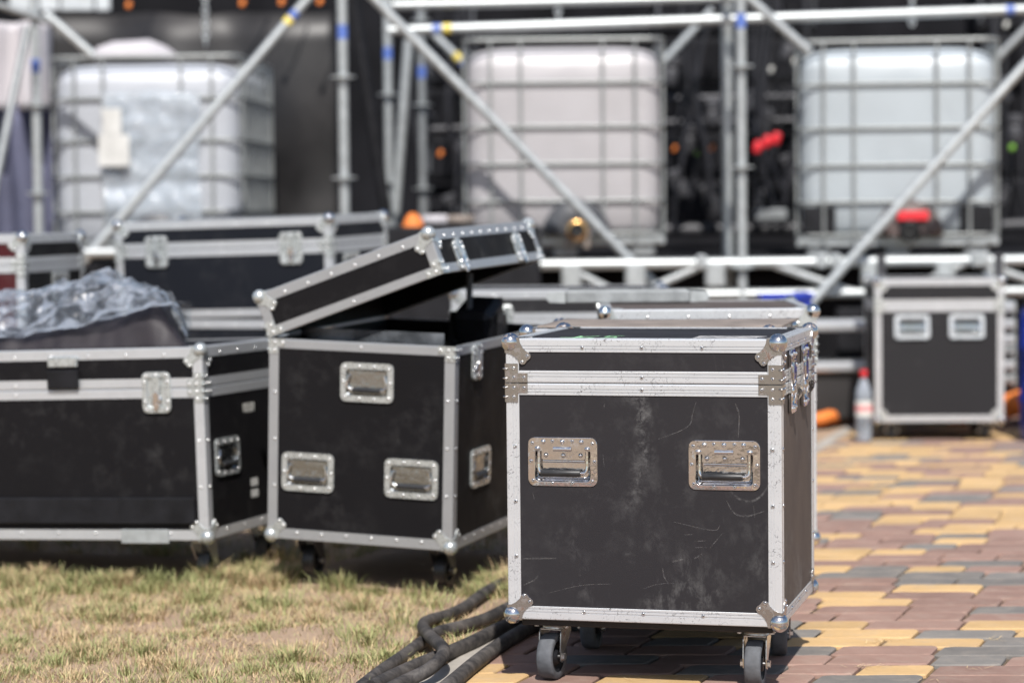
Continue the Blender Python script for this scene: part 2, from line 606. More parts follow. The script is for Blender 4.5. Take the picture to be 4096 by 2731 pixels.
    def build(s, name, mats, parent=None, M=None):
        return link(name, s.mesh(name, mats), parent, M)


def link(name, me, parent=None, M=None):
    o = bpy.data.objects.new(name, me)
    COL.objects.link(o)
    if parent is not None:
        o.parent = parent
    if M is not None:
        o.matrix_basis = M
    return o


def tag(o, label=None, cat=None, group=None, kind=None):
    if label:
        o['label'] = label
    if cat:
        o['category'] = cat
    if group:
        o['group'] = group
    if kind:
        o['kind'] = kind
    return o


def thing(name, label, cat, M=None, group=None):
    o = link(name, None, None, M)
    return tag(o, label, cat, group)


def frame(o, a, b, n):
    a, b, n, o = Vector(a), Vector(b), Vector(n), Vector(o)
    return Matrix(((a.x, b.x, n.x, o.x), (a.y, b.y, n.y, o.y), (a.z, b.z, n.z, o.z), (0, 0, 0, 1)))


def TR(x, y, z):
    return Matrix.Translation((x, y, z))


def rrect(w, h, r, k=4, cx=0, cy=0):
    out = []
    for sx, sy, a0 in ((1, 1, 0), (-1, 1, 90), (-1, -1, 180), (1, -1, 270)):
        for i in range(k + 1):
            a = R(a0 + 90 * i / k)
            out.append((cx + sx * (w / 2 - r) + r * math.cos(a), cy + sy * (h / 2 - r) + r * math.sin(a)))
    return out


def smoothpath(pts, k=6):
    P = [Vector(p) for p in pts]
    P = [P[0] * 2 - P[1]] + P + [P[-1] * 2 - P[-2]]
    out = []
    for i in range(1, len(P) - 2):
        for j in range(k):
            t = j / k
            a, b, c, d = P[i - 1], P[i], P[i + 1], P[i + 2]
            out.append(0.5 * ((2 * b) + (c - a) * t + (2 * a - 5 * b + 4 * c - d) * t * t + (3 * b - a - 3 * c + d) * t ** 3))
    out.append(P[-2])
    return out


# ------------------------------------------------------------------ setting: ground, lawn, kerb, pavement
KD = Vector((0.28, 0.96, 0)).normalized()        # direction of the kerb line
K0 = Vector((-0.166, 5.35, 0))                   # a point on the paved side of the kerb
KN = Vector((KD.y, -KD.x, 0))                    # towards the paving

g = MB()
g.add([(-200, -200, -0.05), (200, -200, -0.05), (200, 200, -0.05), (-200, 200, -0.05)], [(0, 1, 2, 3)])
tag(g.build('ground', 'ground'), kind='structure')

KW = 0.06


def lawn_h(x, y):
    return 0.012 * mnoise.noise((x * 3.1, y * 3.1, 0)) + 0.006 * mnoise.noise((x * 11, y * 11, 3)) - 0.004


g = MB()
nx, ny = 70, 110
vs, fs = [], []
for j in range(ny + 1):
    yy = 2.5 + 13.0 * j / ny
    xk = K0.x + (yy - K0.y) * KD.x / KD.y - KW - 0.004
    for i in range(nx + 1):
        xx = xk - 6.5 * (1 - i / nx) ** 1.6
        vs.append((xx, yy, lawn_h(xx, yy)))
for j in range(ny):
    for i in range(nx):
        a = j * (nx + 1) + i
        fs.append((a, a + 1, a + nx + 2, a + nx + 1))
g.add(vs, fs, 0, True)
tag(g.build('lawn_soil', 'soil'), kind='structure')

kerb = link('kerb', None)
tag(kerb, kind='structure')
kb = MB()
kb.box((-KW / 2, 0, -0.05), (KW, 0.985, 0.108), None, 0.006)
kme = kb.mesh('kerb_stone', 'kerb')
for i in range(-3, 9):
    p = K0 + KD * (i * 0.992 + 0.30)
    link('kerb_stone', kme, kerb, frame(p + Vector((0, 0, random.uniform(-.002, .002))), KN, KD, (0, 0, 1)))

PITCHR = 0.120
RD = Vector((math.cos(R(-4)), math.sin(R(-4)), 0))
RN = Vector((-RD.y, RD.x, 0))
EV = KD * (PITCHR / KD.dot(RN))                   # one row further along the kerb direction
pave = MB()
far_k = [K0 + KD * t for t in (-4, 9.5)]
pv = [far_k[0], far_k[0] + RD * 6, far_k[1] + RD * 6, far_k[1]]
pave.add([p + Vector((0, 0, -0.010)) for p in pv], [(0, 1, 2, 3)])
pavement = pave.build('pavement', 'sand')
tag(pavement, kind='structure')


def paver_geo(w, seed):
    rr = random.Random(seed)
    gap = 0.0030
    e = EV / PITCHR
    d = PITCHR - gap
    slant = e.dot(RD)
    c = 0.017
    # local: u along the row, v across; ends follow the slant, far-left and near-right corners are rounder
    base = [(c * .5, 0), (w * .35, -0.002), (w * .65, 0.003), (w - gap - c * 1.6, 0.001), (w - gap - c * .25, c * .6), (w - gap + d * slant - c * .15, d - c * .5),
            (w - gap + d * slant - c * .7, d + .0005), (w * .65 + d * slant, d + .002), (w * .35 + d * slant, d - .003), (c * 1.8 + d * slant, d - .003), (c * .45 + d * slant * .9, d - c * .8), (0, c * .4)]
    base = [(u + rr.uniform(-.001, .001), v + rr.uniform(-.0008, .0008)) for u, v in base]
    cu = sum(p[0] for p in base) / len(base)
    cv = sum(p[1] for p in base) / len(base)
    rings = []
    for ins, z in ((0, -0.03), (0, -0.0035), (0.0035, 0.0)):
        ring = []
        for u, v in base:
            L = math.hypot(u - cu, v - cv)
            k = 1 - ins / L * 1.3
            ring.append(((cu + (u - cu) * k), (cv + (v - cv) * k), z))
        rings.append(ring)
    return rings


geos = {}
for w in (0.085, 0.166, 0.240):
    for sd in range(3):
        geos[(w, sd)] = paver_geo(w, sd + int(w * 1000))
UVM = frame((0, 0, 0), RD, RN, (0, 0, 1))
pmesh = {}
for (w, sd), rings in geos.items():
    for cn in 'yrg':
        m = MB()
        m.loft([[UVM @ Vector(p) for p in ring] for ring in rings], False, True)
        pmesh[(w, sd, cn)] = m.mesh('paver', 'pav_' + cn)
prnd = random.Random(21)
cands = []
prev = []
for k in range(-22, 76):
    s = 0.004
    first = k % 2
    cur = []
    while s < 5.4:
        w = 0.085 if first else (0.240 if prnd.random() < .5 else 0.166)
        first = 0
        p = K0 + EV * k + RD * s
        near = [c for (a, b, c) in prev if a < s + w and b > s]
        yfar = min(1, max(0, (p.y - 6.2) / 5))
        wts = dict(y=0.24 + 0.26 * yfar, r=0.52 - 0.2 * yfar, g=0.24 - 0.06 * yfar)
        for c in near:
            wts[c] *= 1.2
        c = prnd.choices(list(wts), list(wts.values()))[0]
        cands.append((p, w, c))
        cur.append((s, s + w, c))
        s += w
    prev = cur


def seen_score(p, w):
    x, y = topx(p + RD * w * .5)
    if p.y < 3 or not (1500 < x < 4200 and 1500 < y < 2790):
        return 0
    if 2080 < x < 3240 and y < 2560:
        return 0
    return 1 / p.y


order = sorted(range(len(cands)), key=lambda i: -seen_score(cands[i][0], cands[i][1]))
single = set(i for i in order[:300] if seen_score(cands[i][0], cands[i][1]) > 0)
rest = MB()
for i, (p, w, c) in enumerate(cands):
    sd = prnd.randrange(3)
    dz = prnd.uniform(-.0016, .0016)
    tl = Matrix.Rotation(prnd.uniform(-.006, .006), 4, 'X') @ Matrix.Rotation(prnd.uniform(-.004, .004), 4, 'Y')
    if i in single:
        link('paver', pmesh[(w, sd, c)], pavement, TR(p.x, p.y, dz) @ tl)
    else:
        rings = geos[(w, sd)]
        T = TR(p.x, p.y, dz) @ UVM
        rest.loft([[T @ Vector(q) for q in ring] for ring in rings[1:]], False, True, 'yrg'.index(c))
tag(rest.build('pavers', ['pav_y', 'pav_r', 'pav_g'], pavement), kind='stuff')


# ------------------------------------------------------------------ grass (uncountable)
def make_grass():
    N = 230000
    cl = []
    for _ in range(620):
        y = 4.7 + 4.3 * rng.random()
        xk = K0.x + (y - K0.y) * KD.x / KD.y - KW
        x = xk - 0.02 - 2.6 * rng.random()
        cl.append((x, y, rng.uniform(.03, .15), rng.random(), rng.uniform(.45, 1.3)))
    for k in range(130):
        px_, py_ = rng.uniform(-80, 2060), 0
        py_ = rng.uniform(2290, 2345) + max(0, px_ - 1000) * .035
        g_ = gnd(px_, py_)
        cl.append((g_.x, g_.y, rng.uniform(.03, .09), rng.uniform(.35, .95), rng.uniform(.7, 1.45)))
    for k in range(42):
        px_, py_ = rng.uniform(-50, 1750), rng.uniform(2330, 2760)
        g_ = gnd(px_, py_)
        cl.append((g_.x, g_.y, rng.uniform(.05, .11), rng.uniform(.4, .9), rng.uniform(.9, 1.3)))
    cl = np.array(cl)
    nb = int(N * .45)
    wt = np.ones(len(cl))
    wt[620:] = 2.4
    ci = rng.choice(len(cl), nb, p=wt / wt.sum())
    c = cl[ci]
    ang = rng.random(nb) * 6.283
    rad = np.abs(rng.normal(0, .55, nb)) * c[:, 2]
    x = c[:, 0] + np.cos(ang) * rad
    y = c[:, 1] + np.sin(ang) * rad * 1.1
    green = np.clip(c[:, 3] * .85 + rng.normal(0, .18, nb), 0, 1)
    h = rng.uniform(.012, .042, nb) * c[:, 4] * np.clip(.85 + .5 * (c[:, 1] - 6.0), .85, 1.5)
    lean = rng.uniform(.25, 1.1, nb)
    la = np.where(rng.random(nb) < .6, ang, rng.random(nb) * 6.283)
    n2 = N - nb
    y2 = 4.7 + 4.3 * rng.random(n2)
    xk = K0.x + (y2 - K0.y) * KD.x / KD.y - KW
    x2 = xk - .005 - 2.7 * rng.random(n2)
    x = np.concatenate([x, x2])
    y = np.concatenate([y, y2])
    pn = np.array([mnoise.noise((a * 3.3, b * 3.3, 6)) for a, b in zip(x2, y2)])
    thin = rng.random(n2) < np.clip(.62 + pn * 2.2, .10, 1)
    x2, y2, pn = x2[thin], y2[thin], pn[thin]
    x, y = np.concatenate([x[:nb], x2]), np.concatenate([y[:nb], y2])
    n2 = len(x2)
    green = np.concatenate([green, np.clip(rng.uniform(-.1, .62, n2) + pn * .3, 0, 1)])
    h = np.concatenate([h, rng.uniform(.006, .020, n2)])
    lean = np.concatenate([lean, rng.uniform(.7, 2.4, n2)])
    la = np.concatenate([la, rng.random(n2) * 6.283])
    xk = K0.x + (y - K0.y) * KD.x / KD.y - KW
    keep = x < xk + .004
    for (bx, by, hx, hy, yw) in ((-1.43, 7.26, .6, .27, -18.6), (-.29, 7.10, .27, .42, -18.8)):
        ca_, sa_ = math.cos(R(yw)), math.sin(R(yw))
        du, dv = (x - bx) * ca_ + (y - by) * sa_, -(x - bx) * sa_ + (y - by) * ca_
        keep &= ~((np.abs(du) < hx) & (np.abs(dv) < hy))
    x, y, green, h, lean, la = (a[keep] for a in (x, y, green, h, lean, la))
    n = len(x)
    z = np.array([lawn_h(a, b) for a, b in zip(x, y)]) - .003
    wd = rng.uniform(.0007, .0014, n)
    wa = la + 1.57 + rng.normal(0, .5, n)
    wx, wy = np.cos(wa) * wd, np.sin(wa) * wd
    dx, dy = np.cos(la) * lean * h, np.sin(la) * lean * h
    V = np.zeros((n, 5, 3), np.float32)
    V[:, 0] = np.stack([x - wx, y - wy, z], 1)
    V[:, 1] = np.stack([x + wx, y + wy, z], 1)
    mx, my, mz = x + dx * .38, y + dy * .38, z + h * .62
    V[:, 2] = np.stack([mx + wx * .8, my + wy * .8, mz], 1)
    V[:, 3] = np.stack([mx - wx * .8, my - wy * .8, mz], 1)
    V[:, 4] = np.stack([x + dx, y + dy, z + h], 1)
    me = bpy.data.meshes.new('grass')
    me.vertices.add(n * 5)
    me.vertices.foreach_set('co', V.ravel())
    li = np.empty((n, 7), np.int32)
    b = np.arange(n) * 5
    for k, o in enumerate((0, 1, 2, 3, 3, 2, 4)):
        li[:, k] = b + o
    me.loops.add(n * 7)
    me.loops.foreach_set('vertex_index', li.ravel())
    me.polygons.add(n * 2)
    st = np.stack([np.arange(n) * 7, np.arange(n) * 7 + 4], 1)
    me.polygons.foreach_set('loop_start', st.ravel().astype(np.int32))
    me.update(calc_edges=True)
    straw = np.array([0.60, 0.46, 0.27])
    tan = np.array([0.47, 0.33, 0.19])
    grn = np.array([0.20, 0.235, 0.085])
    pale = np.array([0.44, 0.43, 0.20])
    t = green[:, None]
    r1 = rng.random((n, 1))
    dry = straw * r1 + tan * (1 - r1)
    gr = grn * r1 + pale * (1 - r1)
    colr = np.where(t > .45, gr, dry) * rng.uniform(.68, 1.1, (n, 1))
    ca = np.ones((n, 5, 4), np.float32)
    ca[:, :, :3] = colr[:, None, :]
    at_ = me.attributes.new('blade', 'FLOAT_COLOR', 'POINT')
    at_.data.foreach_set('color', ca.ravel())
    me.materials.append(MT['grass'])
    o = link('grass', me)
    tag(o, 'sparse dry yellow and green grass on sandy soil', 'grass', kind='stuff')


make_grass()

# straw lying in the paving joints
m = MB()
for (sx, sy, cnt) in ((3085, 2722, 16), (3450, 2668, 14), (3500, 2570, 8), (3980, 2560, 9), (2560, 2716, 8), (3700, 2725, 6), (3230, 2455, 6), (3890, 2680, 6), (3600, 2560, 5)):
    c = gnd(sx, sy)
    for _ in range(cnt):
        a = random.uniform(0, 6.28)
        L = random.uniform(.008, .030)
        p = c + Vector((random.gauss(0, .016), random.gauss(0, .012), .003))
        q = p + Vector((math.cos(a) * L, math.sin(a) * L, random.uniform(0, .007)))
        w = Vector((-math.sin(a), math.cos(a), 0)) * .0006
        m.add([p - w, p + w, q + w, q - w], [(0, 1, 2, 3)])
MT['straw'] = simple('straw', (0.62, 0.47, 0.27), 0.8)
tag(m.build('straw', 'straw'), 'bits of dry straw caught in the paving joints', 'straw', kind='stuff')


# ------------------------------------------------------------------ flight cases
AL = 0.030     # leg of the edge profile
INS = 0.0022   # panels sit this far behind the profiles


def strip(mb, p0, p1, dA, dB, LA=AL, LB=AL, m0=0, m1=0, groove=True, t=0.0021):
    p0, p1, dA, dB = Vector(p0), Vector(p1), Vector(dA), Vector(dB)
    ax = (p1 - p0).normalized()

    def leg(L):
        if not groove or L < .02:
            return [(L, 0), (.003, 0)]
        q = [(L, 0.0003), (L - .0006, 0)]
        k = L - .005
        while k > L * .42:
            q += [(k, 0), (k - .0005, .0016), (k - .0021, .0016), (k - .0026, 0)]
            k -= .0066
        return q + [(.003, 0)]
    A = [(s, d) for s, d in leg(LA)] + [(.0012, .0004)]
    B = [(d, s) for s, d in leg(LB)]
    prof = A + [(.0004, .0012)] + B[::-1] + [(t, LB), (t, t), (LA, t)]
    l0 = [p0 + dA * a + dB * b + ax * (m0 * max(a, b)) for a, b in prof]
    l1 = [p1 + dA * a + dB * b - ax * (m1 * max(a, b)) for a, b in prof]
    mb.loft([l0, l1], True, True)


_cache = {}


def rivet_me(det):
    k = ('rivet', det)
    if k not in _cache:
        m = MB()
        if det:
            m.lathe([(.0042, 0), (.0040, .0011), (.0029, .0021), (.0016, .0023), (.0013, .0018)], 12, None, 0)
            m.lathe([(.00135, .0019), (.0011, .0004), (.00001, .0003)], 8, None, 1)
        else:
            m.lathe([(.0044, 0), (.0039, .0014), (.0025, .0026), (.00001, .0031)], 10, None, 0)
        _cache[k] = m.mesh('rivet', ['chrome' if det else 'bright_steel', 'hole'])
    return _cache[k]


def dome_me():
    if 'dome' not in _cache:
        m = MB()
        m.ball((0, 0, 0), .0056, 14, 8)
        _cache['dome'] = m.mesh('dome', 'chrome')
    return _cache['dome']


_half = [(32, 0), (33, 8), (38, 18), (46, 27), (54, 31), (58, 37), (57, 43), (52, 47.5), (49, 49)]
BR = [(x / 1000, y / 1000) for x, y in _half] + [(y / 1000, x / 1000) for x, y in _half[-2::-1]] + [(0, 0)]


def ball_me(sx, sy, sz, det, mat):
    """Ball corner with a riveted plate on each of its three faces; local origin at the outer corner, inward = (sx, sy, sz)."""
    k = ('ball', sx, sy, sz, det, mat)
    if k not in _cache:
        m = MB()
        m.ball((sx * .0090, sy * .0090, sz * .0090), .0212, 26 if det else 14, 16 if det else 9)
        ax = (Vector((sx, 0, 0)), Vector((0, sy, 0)), Vector((0, 0, sz)))
        for i in range(3):
            a, b, n = ax[(i + 1) % 3], ax[(i + 2) % 3], -ax[i]
            m.prism(BR, -0.001, 0.0022, frame((0, 0, 0), a, b, n), 1, .0006)
        _cache[k] = m.mesh('ball_corner', [mat, 'plate_steel' if mat == 'rusty' else 'zinc'])
    return _cache[k]


CLAMP = [(0, 0), (.050, 0), (.050, .021), (.028, .021), (.028, .042), (0, .042)]


def clamp_me(sx, sy, sz, mat):
    k = ('clamp', sx, sy, sz, mat)
    if k not in _cache:
        m = MB()
        ax, ay, az = Vector((sx, 0, 0)), Vector((0, sy, 0)), Vector((0, 0, sz))
        for a, n in ((ax, -ay), (ay, -ax)):
            m.prism(CLAMP, -.001, .0022, frame(n * .0 + az * .0008, a, az, n), 0, .0006)
        for zz in (.010, .031):
            m.ball(az * zz, .0034, 8, 6, None, 0, (2.2, 2.2, .8))
        _cache[k] = m.mesh('corner_clamp', 'plate_steel' if mat == 'rusty' else 'zinc')
    return _cache[k]


FACES = {'F': ((1, 0, 0), (0, -1, 0)), 'R': ((0, 1, 0), (1, 0, 0)), 'L': ((0, -1, 0), (-1, 0, 0)), 'K': ((-1, 0, 0), (0, 1, 0))}


def handle(parent, Mf, det, w=.157, h=.108, hm='zinc'):
    """Recessed spring handle. Mf: frame with origin at the plate centre on the panel."""
    if det:
        root = None
        m = MB()

        def lp(out, z):
            return [(x, y, z) for x, y in out]
        ho = rrect(.126, .074, .010, 4, 0, -.0065)
        loops = [lp(rrect(w, h, .0155, 4), 0.0), lp(rrect(w, h, .0155, 4), .0016), lp(rrect(w - .002, h - .002, .0145, 4), .0022),
                 lp(rrect(.131, .079, .012, 4, 0, -.0065), .0022), lp(rrect(.128, .076, .011, 4, 0, -.0065), .0030), lp(ho, .0026),
                 lp(rrect(.122, .070, .009, 4, 0, -.0065), -.004), lp(rrect(.117, .065, .009, 4, 0, -.0065), -.0125), lp(rrect(.110, .058, .008, 4, 0, -.0065), -.0145)]
        m.loft(loops, False, True, 0, True)
        root = m.build('handle', 'chrome', parent, Mf)
        m = MB()
        m.prism(rrect(.155, .029, .012, 4, 0, .0385), .0024, .0036, None, 0, .0005)
        top = m.build('hinge_plate', 'chrome', root)
        m = MB()
        m.tube([(-.0205, .0285, .003), (.0205, .0285, .003)], .0052, 14)
        m.tube([(-.055, .0275, .000), (.055, .0275, .000)], .003, 10)
        m.prism([(-.050, .026), (.050, .026), (.050, .007), (.046, .0035), (-.046, .0035), (-.050, .007)], -.0075, -.0055, None, 0, .0005)
        m.tube([(-.047, .0008, -.013), (.047, .0008, -.013)], .0042, 10)
        for a in (-.0605, .0605):
            m.ball((a * .93, .0295, .0035), .0062, 12, 8, None, 0, (1.15, .8, .9))
        m.build('spring_hinge', 'chrome', root)
        m = MB()
        pts = [(-.0545, .025, -.002), (-.0545, .0, -.001), (-.0545, -.014, 0), (-.053, -.021, .001), (-.047, -.0245, .0015), (-.030, -.025, .0015),
               (.030, -.025, .0015), (.047, -.0245, .0015), (.053, -.021, .001), (.0545, -.014, 0), (.0545, 0, -.001), (.0545, .025, -.002)]
        m.tube(smoothpath(pts, 3), .0036, 10)
        m.build('bail', 'chrome', root)
        m = MB()
        m.tube([(-.0495, -.025, .0015), (-.048, -.025, .0015), (.039, -.025, .0015), (.0405, -.025, .0015)], [.0072, .0082, .0082, .0074], 16)
        m.build('grip', 'rubber_blk', root)
        for a, b, z in [(-.068, .041, .0036), (.068, .041, .0036), (-.0225, .0455, .0036), (.0225, .0455, .0036), (-.072, .001, .0022), (.072, .001, .0022),
                        (-.067, -.042, .0022), (.067, -.042, .0022), (-.0225, -.047, .0022), (.0225, -.047, .0022)]:
            link('rivet', rivet_me(1), root, TR(a, b, z))
        for a, b, z in [(-.043, .0445, .0035), (0, .0445, .0035), (.043, .0445, .0035), (-.039, .014, -.0055), (0, .014, -.0055), (.039, .014, -.0055)]:
            link('dome', dome_me(), root, TR(a, b, z))
        return root
    kk = ('handle', w, h, hm)
    if kk not in _cache:
        m = MB()
        o1, o2, o3 = rrect(w, h, .016, 3), rrect(w - .034, h - .034, .008, 3), rrect(w - .044, h - .044, .006, 3)
        m.loft([[(x, y, 0) for x, y in o1], [(x, y, .006) for x, y in o1], [(x, y, .006) for x, y in o2]], False, False, 0)
        m.loft([[(x, y, .006) for x, y in o2], [(x, y, .0012) for x, y in o3]], False, True, 1)
        m2 = MB()
        m2.tube(smoothpath([(-w * .33, h * .18, .004), (-w * .33, -h * .18, .006), (w * .33, -h * .18, .006), (w * .33, h * .18, .004)], 3), .004, 8)
        m2.tube([(-w * .26, -h * .20, .006), (w * .26, -h * .20, .006)], .0075, 10, 1)
        _cache[kk] = (m.mesh('handle', [hm, 'shaded_recess_steel']), m2.mesh('bail', ['chrome', 'rubber_blk']))
    root = link('handle', _cache[kk][0], parent, Mf)
    link('bail', _cache[kk][1], root)
    for a, b in [(-.42, .38), (-.14, .41), (.14, .41), (.42, .38), (-.45, 0), (.45, 0), (-.42, -.38), (-.14, -.42), (.14, -.42), (.42, -.38)]:
        link('rivet', rivet_me(0), root, TR(a * w, b * h, .006))
    return root


def latch(parent, Mf, w=.088, h=.140, wing=0.0):
    lm = 'chrome' if wing else 'zinc'
    kk = ('latch', w, h, lm)
    if kk not in _cache:
        m = MB()
        o1, o2, o3 = rrect(w, h, .015, 3), rrect(w - .028, h - .030, .008, 3), rrect(w - .036, h - .038, .006, 3)
        m.loft([[(x, y, 0) for x, y in o1], [(x, y, .0055) for x, y in o1], [(x, y, .0060) for x, y in rrect(w - .002, h - .002, .014, 3)],
                [(x, y, .0060) for x, y in o2], [(x, y, .0012) for x, y in o3]], False, True, 0)
        k = MB()
        k.lathe([(.016, 0), (.016, .004), (.010, .007), (.00001, .0075)], 14, TR(0, -.022, .002))
        k.prism([(-.004, -.05), (.004, -.05), (.011, -.036), (.006, -.026), (.011, -.010), (.004, .002), (-.004, .002), (-.011, -.010), (-.006, -.026), (-.011, -.036)], .006, .011, None, 0, .001)
        hk = MB()
        hk.prism([(-.012, .045), (.012, .045), (.014, .020), (.008, -.006), (-.008, -.006), (-.014, .020)], .003, .008, None, 0, .001)
        hk.tube([(-.014, .046, .005), (.014, .046, .005)], .004, 8)
        wg = MB()
        wg.prism([(-.002, 0), (.030, .004), (.033, .018), (.030, .034), (.004, .040), (-.002, .030)], -.002, .002,
                 frame((0, -.040, .006), (0, 0.12, 1), (0, 1, -0.12), (1, 0, 0)), 0, .0005)
        _cache[kk] = (m.mesh('latch', lm), k.mesh('turn_knob', 'chrome'), hk.mesh('hook', lm), wg.mesh('wing', 'chrome'))
    a = _cache[kk]
    root = link('latch', a[0], parent, Mf)
    link('turn_knob', a[1], root)
    link('hook', a[2], root)
    if wing:
        link('wing', a[3], root, TR(0, .004, 0) @ Matrix.Rotation(wing, 4, 'X') @ TR(0, 0, 0))
    for x, y in [(-.36, .42), (0, .435), (.36, .42), (-.41, .25), (.41, .25), (-.41, -.22), (.41, -.22), (-.36, -.42), (0, -.435), (.36, -.42)]:
        link('rivet', rivet_me(0), root, TR(x * w, y * h, .006))
    return root


def caster(parent, M, hgt, tyre='rubber', wr=.050):
    fork = 'dark_steel' if tyre == 'rubber_blk' else 'steel'  # dark fork paints the shade onto the open case's casters
    kk = ('caster', round(hgt, 3), tyre, wr)
    if kk not in _cache:
        zc = wr - hgt
        tr = .030
        m = MB()
        m.box((0, 0, -.003), (.092, .080, .006), None, .002)
        for sx in (-1, 1):
            for sy in (-1, 1):
                m.lathe([(.006, -.010), (.006, -.006)], 6, TR(sx * .036, sy * .028, 0), cap=True)
        m.lathe([(.030, -.016), (.031, -.010), (.026, -.006)], 18, cap=True)
        out = [(-.022, -.014), (.034, -.014), (.038, -.022), (tr + .013, zc + .012), (tr + .010, zc - .009), (tr, zc - .013), (tr - .010, zc - .009), (tr - .012, zc + .010), (-.010, -.040), (-.024, -.024)]
        for x0 in (-.0265, .0245):
            m.prism(out, x0, x0 + .0022, frame((0, 0, 0), (0, 1, 0), (0, 0, 1), (1, 0, 0)), 0)
        m.box((0, .006, -.0155), (.051, .056, .003), None, .001)
        ty = MB()
        MX = TR(0, tr, zc) @ Matrix.Rotation(math.pi / 2, 4, 'Y')
        ty.lathe([(wr * .68, -.0165), (wr * .93, -.0185), (wr * .99, -.0150), (wr, -.008), (wr, .008), (wr * .99, .0150), (wr * .93, .0185), (wr * .68, .0165)], 36, MX)
        hb = MB()
        hb.lathe([(.007, -.017), (.016, -.017), (.018, -.010), (wr * .55, -.008), (wr * .66, -.0148), (wr * .69, -.0148), (wr * .69, .0148), (wr * .66, .0148), (wr * .55, .008), (.018, .010), (.016, .017), (.007, .017)], 28, MX, cap=True)
        bo = MB()
        bo.lathe([(.0045, -.033), (.0045, .033)], 10, MX, cap=True)
        for sg in (-1, 1):
            bo.lathe([(.0085, sg * .0268), (.0085, sg * .033)], 6, MX, smooth=False, cap=True)
        _cache[kk] = (m.mesh('caster', fork), ty.mesh('tyre', tyre), hb.mesh('hub', 'black_plastic'), bo.mesh('axle_bolt', 'steel'))
    a = _cache[kk]
    root = link('caster', a[0], parent, M)
    link('tyre', a[1], root)
    link('hub', a[2], root)
    link('axle_bolt', a[3], root)


def holed_panel(mb, w, z0, z1, holes, Mf):
    """Front sheet in face coords (a, b) with rectangular cut-outs."""
    xs = sorted({-w / 2, w / 2} | {v for h in holes for v in (h[0], h[1])})
    zs = sorted({z0, z1} | {v for h in holes for v in (h[2], h[3])})
    for i in range(len(xs) - 1):
        for j in range(len(zs) - 1):
            cx, cz = (xs[i] + xs[i + 1]) / 2, (zs[j] + zs[j + 1]) / 2
            if any(h[0] < cx < h[1] and h[2] < cz < h[3] for h in holes):
                continue
            mb.add([Mf @ Vector(p) for p in ((xs[i], zs[j], 0), (xs[i + 1], zs[j], 0), (xs[i + 1], zs[j + 1], 0), (xs[i], zs[j + 1], 0))], [(0, 1, 2, 3)])


